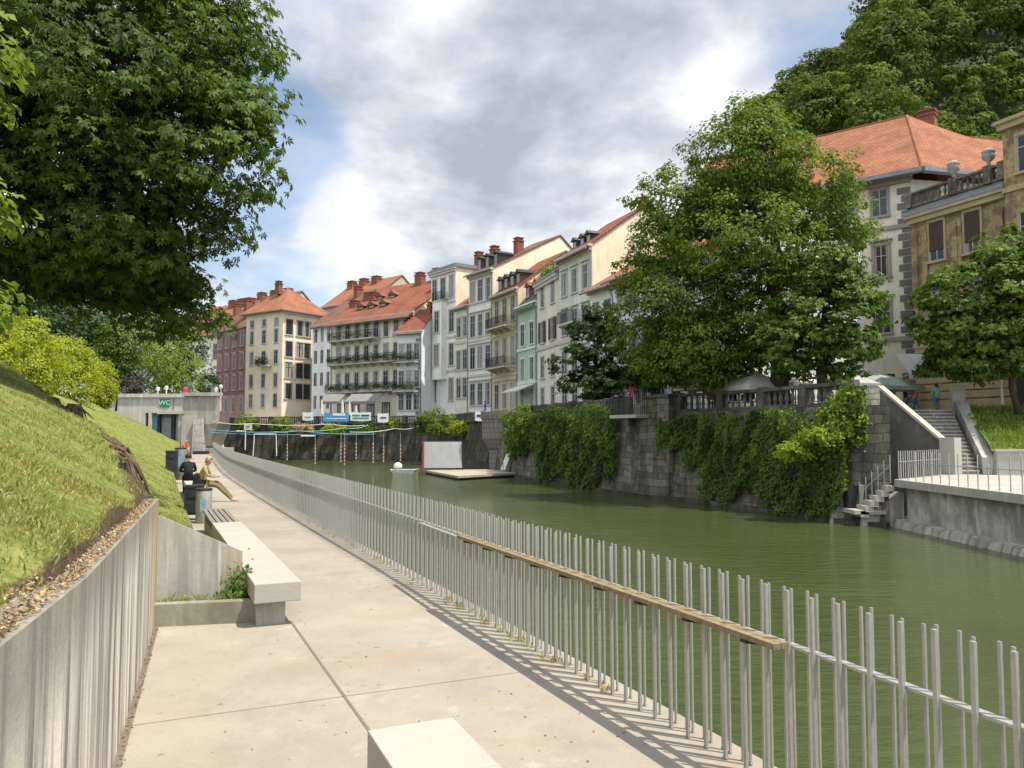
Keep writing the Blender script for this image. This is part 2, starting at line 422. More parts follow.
# ------------------------------------------------------------------ promenade
def wall_pt(y): return Vector((-.544 - .38 * y, y))
def make_path():
    m, nt, b = mat('promenade_concrete', .8, .25)
    v = coords(nt)
    big = noise(nt, v, .45, 6, .6); mid = noise(nt, v, 3.0, 7, .7); fine = noise(nt, v, 60, 3, .7)
    c = ramp(nt, big, [(.3, (.27, .238, .193)), (.7, (.355, .318, .26))])
    c = mix(nt, ramp(nt, mid, [(.5, 0), (.75, .5)]), c, (.25, .21, .165))
    stn = noise(nt, coords(nt, 'Object', (1, .6, 1)), .9, 8, .75); c = mix(nt, ramp(nt, stn, [(.50, 0), (.60, .38)]), c, (.22, .19, .155))
    lt = noise(nt, v, 1.6, 6, .7); c = mix(nt, ramp(nt, lt, [(.58, 0), (.72, .4)]), c, (.50, .47, .41))
    br = noise(nt, coords(nt, 'Object', (.4, 1.2, 1), (0, 0, .42)), 1.1, 7, .72)
    c = mix(nt, ramp(nt, br, [(.55, 0), (.72, .5)]), c, (.30, .21, .13))
    c = mix(nt, ramp(nt, fine, [(.5, 0), (.75, .6)]), c, (.20, .17, .145))
    sp = noise(nt, v, 9, 2, .5); c = mix(nt, ramp(nt, sp, [(.70, 0), (.74, .7)]), c, (.15, .11, .07))
    nt.links.new(c, b.inputs['Base Color']); bump(nt, b, fine, .003, .5)
    mj, _, bj = mat('joint', .9, .1); bj.inputs['Base Color'].default_value = (.17, .14, .11, 1)
    mb = MB(); n = 150; S = [FL.L * i / n for i in range(n + 1)]
    R = [FL.at(s, -.17)[0] for s in S]; L = [FL.at(s, 3.9)[0] for s in S]
    nv = len(mb.v)
    for a, c in zip(R, L): mb.v += [(a.x, a.y, 0), (c.x, c.y, 0), (a.x, a.y, -.28), (a.x, a.y, -3), (c.x, c.y, -3)]
    for i in range(n):
        k = nv + i * 5; q = k + 5
        for f in ((k, q, q+1, k+1), (k+2, q+2, q, k), (k+3, q+3, q+2, k+2)): mb.f.append(list(f)); mb.m.append(0)
    # joints
    def strip(o0, o1, s0, s1, wd):
        st = int(max(1, (s1 - s0) / .5))
        for i in range(st):
            a = s0 + (s1 - s0) * i / st; c = s0 + (s1 - s0) * (i + 1) / st
            p = [FL.at(a, o0)[0], FL.at(c, o0)[0], FL.at(c, o1)[0], FL.at(a, o1)[0]]
            mb.poly([(q.x, q.y, .004) for q in p], 1)
    s6 = FL.s_of_y(6.9)
    for k in range(-2, 14):
        s = s6 + k * 5.2
        strip(-.17, 3.9, s, s + .006, 0)
    a_ = wall_pt(-3); b_ = wall_pt(8.3); u_ = Vector((.045, .017)); mb.poly([(a_.x - .01, a_.y, .004), (a_.x + u_.x, a_.y + u_.y, .004), (b_.x + u_.x, b_.y + u_.y, .004), (b_.x - .01, b_.y, .004)], 1)
    strip(1.90, 1.922, FL.s_of_y(4.9), FL.s_of_y(9.3), 0)
    o = mb.build('promenade_path', [m, mj]); struct(o)
make_path()

# ------------------------------------------------------------------ fence
def make_fence():
    root = empty('riverside_fence', (FL.at(FL.s_of_y(5))[0].x, FL.at(FL.s_of_y(5))[0].y, 0), 0, 'long galvanised steel post fence between concrete path and green river', 'fence')
    ox, oy = root.location.x, root.location.y
    H = 1.12; sp = .188
    s0 = FL.s_of_y(.6)
    posts = []
    k = 0
    while s0 + k * sp < FL.L - 2:
        s = s0 + k * sp; k += 1
        for row in (0, 1, 2):
            p, d = FL.at(s + (0, .057, .125)[row], .036 if row == 0 else -.044)
            posts.append((p, d, row))
    # inside edges
    mats = [M_steel]
    def pm(row):
        mb = MB(); w_ = .0112 if row == 0 else .0076
        hh = H + (0 if row == 0 else .0)
        mb.box(-w_, w_, -w_ * .8, w_ * .8, 0, hh)
        mb.box(-w_ - .004, w_ + .004, -w_, w_, 0, .012)
        return mb.mesh('post', mats)
    meshes = [pm(0), pm(1), pm(1)]
    meshes[2] = meshes[1]
    vis = [i for i, (p, d, r) in enumerate(posts) if p.y > 2.35][:100]
    near = set(vis)
    far = MB()
    for i, (p, d, row) in enumerate(posts):
        rz = math.atan2(d.y, d.x)
        if i in near:
            o = inst('post', meshes[row], root, (p.x - ox, p.y - oy, random.uniform(-.006, .006)), rz + random.uniform(-.06, .06))
            o.rotation_euler = (random.uniform(-.006, .006), random.uniform(-.006, .006), rz)
        else:
            w_ = .0112 if row == 0 else .0076
            M = Matrix.Translation((p.x - ox, p.y - oy, 0)) @ Matrix.Rotation(rz, 4, 'Z')
            far.box(-w_, w_, -w_ * .8, w_ * .8, 0, H + random.uniform(-.006, .006), 0, M)
    o = far.build('post_row', M_steel, root); o['kind'] = 'stuff'
    rail = MB(); st = s0
    while st < FL.L - 2.2:
        a = FL.at(st, -.004)[0]; b = FL.at(min(st + .6, FL.L - 2), -.004)[0]
        rail.bar((a.x - ox, a.y - oy, .815), (b.x - ox, b.y - oy, .815), .055, .014); st += .6
    rail.build('rail', M_steel, root)
    # weathered board fixed on the inner side
    h = MB(); sa = FL.s_of_y(4.42); sb = FL.s_of_y(8.95); n = 10
    for i in range(n):
        t0 = sa + (sb - sa) * i / n; t1 = sa + (sb - sa) * (i + 1) / n
        for off, wd in ((.100, .05), (.155, .05)):
            a = FL.at(t0, off)[0]; b = FL.at(t1, off)[0]
            h.bar((a.x - ox, a.y - oy, .838), (b.x - ox, b.y - oy, .838), wd, .032)
    h.build('handrail', M_wood, root)
    t = sa + .25
    while t < sb:
        br = MB()
        a = FL.at(t, .05)[0]; b = FL.at(t, .185)[0]
        br.bar((a.x - ox, a.y - oy, .812), (b.x - ox, b.y - oy, .812), .05, .016)
        br.bar((a.x - ox, a.y - oy, .78), (b.x - ox, b.y - oy, .81), .02, .012); t += .56
        br.build('bracket', M_iron, root)
    ws = MB(); a = FL.at(sb + .02, .13)[0]; b = FL.at(sb + 1.6, .10)[0]
    ws.bar((a.x - ox, a.y - oy, .822), (b.x - ox, b.y - oy, .822), .05, .012); ws.build('metal_strip', M_steel, root)
make_fence()

# weeds at the foot of the fence -> small tufts
# ------------------------------------------------------------------ foliage engine
def vec_norm(a): return a / np.maximum(np.linalg.norm(a, axis=1, keepdims=True), 1e-9)
def leaf_object(name, pos, nrm, size, mats, parent=None, kind='rhomb', rs=RS, tint=None, tdir=None, width=.3):
    n = len(pos); nrm = vec_norm(nrm)
    r = rs.normal(size=(n, 3)) if tdir is None else tdir + rs.normal(size=(n, 3)) * .25
    t = vec_norm(r - nrm * np.sum(r * nrm, 1, keepdims=True)); b = np.cross(nrm, t)
    size = np.broadcast_to(np.asarray(size, float), (n,))
    if tint is None: tint = rs.rand(n)
    angs = (0,) if kind == 'rhomb' else ((-1.35, -.65, 0, .65, 1.35) if kind == 'palm' else (-.7, .7, 0))
    V = []; T = []
    for a in angs:
        L = (size * (1 - .22 * abs(a)))[:, None]
        d = t * cos(a) + b * sin(a); s = -t * sin(a) + b * cos(a)
        p0 = pos + d * L * .06
        mid = pos + d * L * .6 + nrm * L * .06
        w_ = width if kind == 'rhomb' else (.165 if kind == 'palm' else .24)
        V.append(np.stack([p0, mid + s * L * w_, pos + d * L - nrm * L * .16, mid - s * L * w_], 1)); T.append(tint)
    V = np.concatenate(V, 0).reshape(-1, 3).astype(np.float32); T = np.concatenate(T).astype(np.float32); q = len(T)
    me = bpy.data.meshes.new(name)
    me.vertices.add(q * 4); me.loops.add(q * 4); me.polygons.add(q)
    me.vertices.foreach_set('co', V.ravel())
    me.loops.foreach_set('vertex_index', np.arange(q * 4, dtype=np.int32))
    me.polygons.foreach_set('loop_start', np.arange(0, q * 4, 4, dtype=np.int32))
    me.polygons.foreach_set('loop_total', np.full(q, 4, np.int32))
    me.update()
    at = me.attributes.new('tint', 'FLOAT', 'FACE'); at.data.foreach_set('value', T)
    for m in (mats if isinstance(mats, (list, tuple)) else [mats]): me.materials.append(m)
    o = bpy.data.objects.new(name, me); COL.objects.link(o)
    if parent is not None: o.parent = parent
    return o
def crown_points(lobes, ncl, cr, per, rs, inner=.12, flat=.5, up=.55, lump=.16):
    lob = np.array(lobes, float); wts = (lob[:, 3] * lob[:, 4] + lob[:, 3] * lob[:, 5]); wts /= wts.sum()
    k = rs.choice(len(lob), ncl, p=wts)
    d = vec_norm(rs.normal(size=(ncl, 3)))
    f = rs.uniform(.74, 1.04, ncl); inn = rs.rand(ncl) < inner; f[inn] = rs.uniform(.25, .7, inn.sum())
    f = f * (1 + lump * np.sin(5 * d[:, 0] + k * 1.7 + 3 * d[:, 2]) * np.sin(4 * d[:, 1] + 2.3 * k + 4 * d[:, 2]))
    c = lob[k, :3] + d * lob[k, 3:6] * f[:, None]
    outw = d
    rr = cr * rs.uniform(.6, 1.35, ncl)
    ci = np.repeat(np.arange(ncl), per); m = len(ci)
    q = rs.normal(size=(m, 3)); q = vec_norm(q) * (rs.rand(m, 1) ** .45)
    o = outw[ci]
    off = q * rr[ci][:, None]; off[:, 2] *= flat
    # droop away from the stem side
    hor = np.sqrt(off[:, 0] ** 2 + off[:, 1] ** 2); off[:, 2] -= hor ** 2 / np.maximum(rr[ci], .01) * .35
    pos = c[ci] + off
    nr = np.array([0, 0, 1.]) * up + o * .45 + off / rr[ci][:, None] * .35 + rs.normal(size=(m, 3)) * .33
    tint = np.clip(rs.rand(ncl)[ci] * .6 + rs.rand(m) * .4, 0, 1)
    td = o * .8 + off / rr[ci][:, None] + np.array([0, 0, -.35])
    return pos, nr, tint, td
def limbs(mb, base, top, r, lobes, rs, nl=9, sub=3):
    base = Vector(base); top = Vector(top); pts = []; n = 6
    for i in range(n + 1):
        t = i / n; j = Vector((rs.normal() * .12, rs.normal() * .12, 0)) * (1 if 0 < i < n else 0)
        pts.append(base.lerp(top, t) + j)
    rad = [r * (1.35 if i == 0 else 1 - .75 * (i / n) ** 1.1) for i in range(n + 1)]
    mb.tube(pts, rad, 10)
    for i in range(nl):
        lb = lobes[i % len(lobes)]
        t = rs.uniform(.3, .95); st = base.lerp(top, t)
        dd = vec_norm(rs.normal(size=(1, 3)))[0]; dd[2] = abs(dd[2]) * .6
        en = Vector((lb[0] + dd[0] * lb[3] * .7, lb[1] + dd[1] * lb[4] * .7, lb[2] + dd[2] * lb[5] * .6))
        mid = st.lerp(en, .5) + Vector((0, 0, -.06 * (en - st).length)) + Vector((rs.normal(), rs.normal(), rs.normal())) * .15
        r0 = r * (1 - t * .6) * .5
        mb.tube([st, st.lerp(mid, .5) + Vector((0, 0, .05)), mid, en], [r0, r0 * .75, r0 * .5, r0 * .15], 7)
        for k in range(sub):
            d2 = Vector(vec_norm(rs.normal(size=(1, 3)))[0]) * lb[3] * .45
            mb.tube([mid, mid + d2 * .5 + Vector((0, 0, .1)), mid + d2], [r0 * .35, r0 * .22, r0 * .06], 5)
def tree(name, base, top, r, lobes, ncl, cr, per, leaf, leafm, label, cat='tree', group=None, seed=1, kind='rhomb', inner=.12, nl=9, flat=.5, lump=.16, sub=3, width=.3):
    rs = np.random.RandomState(seed)
    root = empty(name, base, 0, label, cat, group)
    B = np.array(base)
    lo = [(l[0] - B[0], l[1] - B[1], l[2] - B[2], l[3], l[4], l[5]) for l in lobes]
    mb = MB(); limbs(mb, (0, 0, -.25), tuple(np.array(top) - B), r, lo, rs, nl, sub)
    mb.build('trunk', M_bark, root, True)
    pos, nr, tint, td = crown_points(lo, ncl, cr, per, rs, inner, flat, lump=lump)
    leaf_object('crown', pos, nr, leaf * rs.uniform(.7, 1.2, len(pos)), leafm, root, kind, rs, tint, td, width)
    return root
L_chest = leafmat('chestnut_leaf', (.022, .046, .009), (.105, .175, .028))
L_mid = leafmat('linden_leaf', (.05, .09, .012), (.16, .22, .03), .4)
L_dark = leafmat('dark_leaf', (.018, .040, .012), (.045, .085, .020), .28)
L_bright = leafmat('bright_leaf', (.09, .15, .025), (.21, .28, .055), .42)
L_yel = leafmat('yellow_green_leaf', (.17, .22, .018), (.38, .42, .05), .42)
L_ivy = leafmat('ivy_leaf', (.03, .062, .012), (.13, .20, .032), .3)
L_for = leafmat('forest_leaf', (.018, .038, .012), (.125, .175, .03), .22, .7, .06)
L_purple = leafmat('purple_grey_leaf', (.045, .04, .045), (.09, .085, .085), .2)

# ------------------------------------------------------------------ left bank: wall, slope
WALL_A = Vector((-.544 - .38 * 8.3, 8.3)); WD = Vector((-.38, 1)).normalized(); WN = Vector((-WD.y, WD.x))
def wall_pt(y): return Vector((-.544 - .38 * y, y))
def sstep(x, a, b):
    t = np.clip((x - a) / (b - a), 0, 1); return t * t * (3 - 2 * t)
SC = np.array([(-3.6, 8.2), (-4.25, 9.4), (-5.8, 12), (-8.3, 15.2), (-14.3, 22.2), (-24, 31), (-60, 60)])
def scarp_side(x, y):
    """signed distance to the scarp line, positive on the camera side"""
    best = np.full_like(x, 1e9); sg = np.zeros_like(x)
    for a, b in zip(SC, SC[1:]):
        d = b - a; L = np.hypot(*d); u = d / L
        t = np.clip((x - a[0]) * u[0] + (y - a[1]) * u[1], 0, L)
        dx = x - (a[0] + u[0] * t); dy = y - (a[1] + u[1] * t); dist = np.hypot(dx, dy)
        cr = u[0] * (y - a[1]) - u[1] * (x - a[0])
        m = dist < best; best = np.where(m, dist, best); sg = np.where(m, np.where(cr > 0, 1, -1), sg)
    return best * sg
def wob(x, y): return .05 * np.sin(1.7 * x + .6 * y) + .04 * np.sin(2.9 * y - 1.1 * x) + .025 * np.sin(6.1 * x + 4.3 * y) + .06 * np.sin(.43 * x - .7 * y)
Smin, OFF0 = FL.s_of_y(-6), 2.5
def left_height(x, y, o):
    dw = (x + .544 + .38 * y) * -WD.y * 1.0          # distance behind the near wall line
    dw = -(x + .544 + .38 * y) * .935
    zn = 1.33 + .53 * np.maximum(dw, 0)
    yy = y
    base = np.interp(yy, [8, 10, 13, 30, 58, 75], [.55, .28, .12, .45, 1.15, 1.2])
    sl = np.interp(yy, [8, 30, 60], [.52, .55, .52])
    zf = base + sl * np.maximum(o - OFF0, 0)
    side = scarp_side(x, y) + wob(x * 1.5, y * 1.5) * 1.2
    k = sstep(side, -.45, .12)
    # sharp edge: full height on the camera side with a small lip
    z = zf * (1 - k) + zn * k
    crest = 4.35 + .0 * x
    z = np.where(z > crest - .6, crest - .6 + .6 * (1 - np.exp(-(z - crest + .6) / .6)), z)
    z = z + wob(x, y) * sstep(o, OFF0, OFF0 + .8) * .7
    z = z + wob(x * 5, y * 5) * .25 * np.exp(-(side / .5) ** 2)
    return z, side
def make_left_bank():
    sA = FL.s_of_y(-6); sB = FL.s_of_y(61); 
    ss = [sA]
    while ss[-1] < sB:
        y = FL.at(ss[-1])[0].y; ss.append(ss[-1] + (.16 if 0 < y < 22 else .4))
    edge = []
    for s in ss:
        p, d = FL.at(s); q = FL.at(s, 3.3)[0]
        # near wall offset
        n = Vector((-d.y, d.x))
        # solve p + n*o on wall line
        o = (-.544 - .38 * p.y - p.x) / (n.x + .38 * n.y)
        yq = (p + n * o).y
        # wing wall: o runs from wall offset to 2.45 while s grows
        t = min(1, max(0, (s - sW0 - .24) / .16))
        edge.append((o + .10) * (1 - t) + 2.52 * t )
    offs = [0, .04, .1, .18, .27, .36] + [.36 + .17 * i for i in range(1, 40)] + [7.0 + .45 * i for i in range(1, 16)] + [15, 20, 40, 120]
    nS, nO = len(ss), len(offs)
    X = np.zeros((nS, nO)); Y = np.zeros((nS, nO)); O = np.zeros((nS, nO))
    for i, s in enumerate(ss):
        p, d = FL.at(s); n = Vector((-d.y, d.x))
        for j, o in enumerate(offs):
            q = p + n * (edge[i] + o); X[i, j] = q.x; Y[i, j] = q.y; O[i, j] = edge[i] + o
    Z, side = left_height(X, Y, O)
    Z[:, 0] = np.where(Y[:, 0] < 8.4, 1.27, Z[:, 0] )
    for i, s in enumerate(ss):
        if sW0 - .05 < s < sW0 + .9:
            t = (s - sW0 - .24) / .16; zt = 1.13 - .55 * min(1, max(0, t))
            for j in range(12): Z[i, j] = min(Z[i, j], zt + .5 * offs[j])
            q = (Vector((X[i, 0], Y[i, 0])) - pW0).dot(Vector((-.53, .85)))
    V = np.stack([X, Y, Z], -1).reshape(-1, 3)
    me = bpy.data.meshes.new('grass_bank'); faces = []
    for i in range(nS - 1):
        for j in range(nO - 1):
            a = i * nO + j; faces.append((a, a + nO, a + nO + 1, a + 1)[::-1])
    base = len(V); 
    # front skirt down to path level
    sk = [(X[i, 0], Y[i, 0], -.1) for i in range(nS)]
    V = np.vstack([V, np.array(sk)])
    for i in range(nS - 1): faces.append((i * nO, base + i, base + i + 1, (i + 1) * nO)[::-1])
    # end skirt
    b2 = len(V); V = np.vstack([V, np.array([(X[-1, j], Y[-1, j], -.1) for j in range(nO)])])
    for j in range(nO - 1): faces.append(((nS - 1) * nO + j, (nS - 1) * nO + j + 1, b2 + j + 1, b2 + j))
    me.from_pydata([tuple(v) for v in V], [], faces)
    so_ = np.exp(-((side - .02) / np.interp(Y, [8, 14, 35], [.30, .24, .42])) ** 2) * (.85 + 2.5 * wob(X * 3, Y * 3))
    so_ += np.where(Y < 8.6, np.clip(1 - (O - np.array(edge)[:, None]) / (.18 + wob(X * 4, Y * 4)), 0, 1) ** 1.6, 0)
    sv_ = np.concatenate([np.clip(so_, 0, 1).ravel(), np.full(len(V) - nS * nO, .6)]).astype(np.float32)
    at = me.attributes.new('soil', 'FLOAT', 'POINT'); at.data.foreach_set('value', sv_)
    me.polygons.foreach_set('use_smooth', [True] * len(faces))
    m, nt, b = mat('grass_soil', .95, .1)
    v = coords(nt); a = N(nt, 'ShaderNodeAttribute', attribute_name='soil')
    f1 = noise(nt, v, .8, 6, .7); f2 = noise(nt, v, 14, 6, .75); f3 = noise(nt, v, 3.2, 5, .7)
    c = ramp(nt, f1, [(.3, (.13, .165, .04)), (.7, (.25, .265, .075))])
    c = mix(nt, ramp(nt, f3, [(.45, 0), (.7, .65)]), c, (.36, .33, .12))
    c = mix(nt, ramp(nt, f2, [(.42, 0), (.62, .7)]), c, (.08, .115, .02))
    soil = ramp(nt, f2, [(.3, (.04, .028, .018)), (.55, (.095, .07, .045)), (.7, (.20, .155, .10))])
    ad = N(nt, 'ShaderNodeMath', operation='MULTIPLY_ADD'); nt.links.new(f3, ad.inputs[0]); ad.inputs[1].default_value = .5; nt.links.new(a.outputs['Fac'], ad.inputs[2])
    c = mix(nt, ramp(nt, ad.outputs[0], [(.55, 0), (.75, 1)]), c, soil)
    nt.links.new(c, b.inputs['Base Color']); bump(nt, b, f2, .05, .8)
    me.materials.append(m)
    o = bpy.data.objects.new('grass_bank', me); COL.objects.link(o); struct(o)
    return ss, edge
pW0, pW1 = Vector((-3.80, 8.5)), Vector((-3.03, 8.98))
def s_off(p):
    best = min(range(len(FL.p)), key=lambda i: (FL.p[i] - p).length); return FL.s[best], (FL.p[best] - p).length
sW0, oW0 = s_off(pW0); sW1, oW1 = s_off(pW1)
bank_ss, bank_edge = make_left_bank()
def edge_at(s): return float(np.interp(s, bank_ss, bank_edge))
def ground_left(x, y):
    s, o = s_off(Vector((x, y))); z, sd = left_height(np.array([x]), np.array([y]), np.array([o])); return float(z[0])

def make_near_walls():
    # retaining wall
    root = empty('retaining_wall', (WALL_A.x, WALL_A.y, 0), math.atan2(-WD.y, -WD.x), 'streaked concrete retaining wall holding back the near grass slope', 'wall')
    # local x runs from far end toward the camera; local +y toward path? build in local
    M = root.matrix_basis
    mb = MB(); L = 14.5; t = .17
    # toward the path side is local y = -? direction: x axis = -WD ; y axis = rot90 = (WD.y,-WD.x) -> path side (+x world)
    zt = lambda x: 1.29 + .011 * min(x, 5) + .055 * max(0, min(x, 7) - 5)
    n = 29
    for i in range(n):
        a = L * i / n - (.27 if i == 0 else 0); b = L * (i + 1) / n
        mb.hexa([(a, -t, -.1), (b, -t, -.1), (b, 0, -.1), (a, 0, -.1)], [(a, -t, zt(a)), (b, -t, zt(b)), (b, 0, zt(b)), (a, 0, zt(a))])
    c = concrete('streaked_concrete', (.50, .475, .43), .92, .28, 22, (3.0, .12, 1), (-.6, .02), .5)
    wo = mb.build('wall_face', [c, concrete('wall_top_concrete', (.30, .27, .22), .5, .5, 30, (1, 1, 1), None, .6)], root); wo.data.materials[0] = streak_wall()
    for p in wo.data.polygons:
        if p.normal.z > .9: p.material_index = 1
    # grime line where wall meets paving
    # wing wall
    r = empty('wing_wall', (pW0.x, pW0.y, 0), math.atan2(pW1.y - pW0.y, pW1.x - pW0.x), 'short concrete wing wall with a slanting top across the slope end', 'wall')
    Lw = (pW1 - pW0).length; g = MB()
    g.hexa([(-.28, 0, -.1), (Lw, 0, -.1), (Lw, .14, -.1), (-.28, .14, -.1)], [(-.28, 0, 1.27), (Lw, 0, .66), (Lw, .14, .66), (-.28, .14, 1.27)])
    g.build('wall_face', concrete('mottled_concrete', (.42, .41, .36), .7, .5, 16, (3.2, .3, 1), (Lw - .25, Lw), .4), r)
    # low kerb between wall and bench
    a = Vector((-3.78, 8.22)); b = Vector((-2.66, 8.46)); d = (b - a); rz = math.atan2(d.y, d.x)
    r = empty('planter_kerb', (a.x, a.y, 0), rz, 'low mossy concrete kerb between retaining wall and long bench', 'kerb')
    g = MB(); g.box(0, d.length, 0, .14, -.05, .225); g.build('kerb_block', concrete('mossy_concrete', (.33, .32, .25), .6, .35, 10, (1.2, .8, 1), None, .6), r)
    # soil bed behind kerb
    g = MB(); g.poly([(-3.85, 8.3, .17), (-2.6, 8.55, .17), (-2.75, 9.2, .17), (-3.85, 9.0, .17)])
    struct(g.build('soil_bed', plain('dark_soil', (.09, .065, .04), .95, 0, .5, 25)))
make_near_walls()

def tufts(name, pts, hts, n_per, spread, leafm, label=None, cat=None, parent=None, seed=3, width=.09, kind='stuff'):
    """upright blades"""
    rs = np.random.RandomState(seed); pts = np.repeat(np.array(pts, float), n_per, 0); h = np.repeat(np.array(hts, float), n_per)
    m = len(pts); pos = pts + np.column_stack([rs.normal(size=m) * spread, rs.normal(size=m) * spread, np.zeros(m)])
    td = np.column_stack([rs.normal(size=m) * .5, rs.normal(size=m) * .5, np.ones(m)]); td = vec_norm(td)
    nr = np.cross(td, rs.normal(size=(m, 3)))
    o = leaf_object(name, pos, nr, h * rs.uniform(.5, 1.2, m), leafm, parent, 'rhomb', rs, None, td * 6, width)
    if kind: o['kind'] = kind
    tag(o, label, cat); return o
M_blade = leafmat('grass_blade', (.11, .15, .028), (.36, .38, .13), .35)
M_dry = leafmat('dry_blade', (.24, .21, .08), (.42, .37, .17), .3)
def scatter_grass():
    rs = np.random.RandomState(5); P_ = []; Hh = []; D_ = []
    # near slope
    for (n, y0, y1, o0, o1, h) in ((64000, 1.2, 8.6, .04, 2.6, .055), (26000, 6, 17, .3, 6, .06), (22000, 9, 30, .05, 5, .07), (12000, 28, 60, .05, 8, .09)):
        yy = rs.uniform(0, 1, n) ** 1.0; s = FL.s_of_y(y0) + yy * (FL.s_of_y(y1) - FL.s_of_y(y0))
        oo = o0 + (o1 - o0) * rs.rand(n) ** 1.3
        e = np.interp(s, bank_ss, bank_edge)
        x = np.interp(s, FL.sa, FL.xa); y = np.interp(s, FL.sa, FL.ya)
        dx = np.interp(s + .2, FL.sa, FL.xa) - x; dy = np.interp(s + .2, FL.sa, FL.ya) - y; l = np.hypot(dx, dy)
        X = x - dy / l * (e + oo); Y = y + dx / l * (e + oo)
        z, sd = left_height(X, Y, e + oo)
        bald = (sd > -.36) & (sd < np.interp(Y, [8, 35], [.2, .4])) & (np.sin(X * 7) + np.sin(Y * 6.3) < 1.3)
        gap = (np.sin(3.1 * X + 1.3 * Y) + np.sin(2.3 * Y - 1.7 * X) + rs.normal(size=n) * .9) < -1.0
        k = ~(bald | gap)
        P_.append(np.column_stack([X, Y, z - .01])[k]); Hh.append(np.full(k.sum(), h))
    P_ = np.vstack(P_); Hh = np.concatenate(Hh)
    dry = rs.rand(len(P_)) < (.22 + .25 * (np.sin(P_[:, 0] * 1.3 + P_[:, 1]) > .4))
    tufts('lawn_grass', P_[~dry], Hh[~dry], 1, .01, M_blade, 'green mown grass on the left embankment slope', 'grass')
    tufts('dry_grass', P_[dry], Hh[dry] * .9, 1, .01, M_dry, 'straw coloured dry blades among the embankment grass', 'grass', seed=9)
scatter_grass()

# litter strip along the retaining wall top
def litter():
    rs = np.random.RandomState(8); n = 7000
    y = rs.uniform(-1, 8.2, n); o = np.abs(rs.normal(size=n)) * .09 - .10
    x = -.544 - .38 * y - (.12 + o) * .935; y2 = y - (.12 + o) * .355
    xx = (8.3 - y) * 1.07; z = 1.29 + .011 * np.minimum(xx, 5) + .055 * np.clip(xx - 5, 0, 2) + .012 + np.maximum(o, 0) * .35
    o = leaf_object('leaf_litter', np.column_stack([x, y2, z]), rs.normal(size=(n, 3)) * .5 + [0, 0, 1], .02 * rs.uniform(.4, 1.3, n), leafmat('litter', (.10, .07, .035), (.40, .31, .19), .05), None, 'rhomb', rs)
    tag(o, 'brown dry leaf litter lying along the retaining wall top', 'litter', kind='stuff')
    # crumbs on paving at the foot of the wall
    n = 420; y = rs.uniform(1, 8.2, n); o = np.abs(rs.normal(size=n)) * .02 - .012
    x = -.544 - .38 * y + .03 + o
    m2 = 260
    s = rs.uniform(2, 22, m2)
    k = leaf_object('path_litter', np.vstack([np.column_stack([x, y, np.full(n, .008)]), np.array([(*FL.at(t, rs.uniform(.1, 3.1))[0], .006) for t in s])]),
        rs.normal(size=(n + m2, 3)) * .15 + [0, 0, 1], .022 * rs.uniform(.4, 1.3, n + m2), leafmat('litter2', (.05, .035, .02), (.20, .14, .08), .05), None, 'rhomb', rs)
    tag(k, 'dark crumbs and twigs scattered over the pale paving', 'litter', kind='stuff')
    # weeds under the fence
    pts = []; 
    for t in np.concatenate([rs.uniform(FL.s_of_y(6.2), FL.s_of_y(9.8), 46), rs.uniform(FL.s_of_y(9.8), FL.s_of_y(20), 30)]):
        p = FL.at(t, rs.normal() * .04 + .04)[0]; pts.append((p.x, p.y, 0))
    tufts('fence_weeds', pts, [.05] * len(pts), 9, .022, M_dry, 'small dry weeds growing at the foot of the steel fence', 'weeds', seed=4, width=.12)
litter()
# leafy weeds beside the bench end
rs = np.random.RandomState(21); n = 900
x = np.minimum(rs.normal(size=n) * .10 - 2.98, -2.84 + .0 * rs.rand(n)); y = rs.normal(size=n) * .10 + 8.84; x = np.minimum(x, -2.62 - .44 * (y - 8.2)); z = .16 + np.abs(rs.normal(size=n)) * .15
o = leaf_object('broadleaf_weed', np.column_stack([x, y, z]), rs.normal(size=(n, 3)) * .5 + [.2, -.5, .8], .055 * rs.uniform(.5, 1.2, n), leafmat('weed_leaf', (.045, .09, .018), (.12, .19, .035), .3), None, 'rhomb', rs)
tag(o, 'leafy green weed growing between wing wall and long bench', 'weed')
rs = np.random.RandomState(23); n = 500
x = rs.uniform(-3.75, -2.75, n); y = 8.44 + (x + 3.75) * .3 + rs.normal(size=n) * .03; z = .17 + np.abs(rs.normal(size=n)) * .03
tufts('bed_grass', np.column_stack([x, y, z]), np.full(n, .06), 1, .01, M_blade, 'thin grass growing behind the low mossy kerb', 'grass', seed=6)

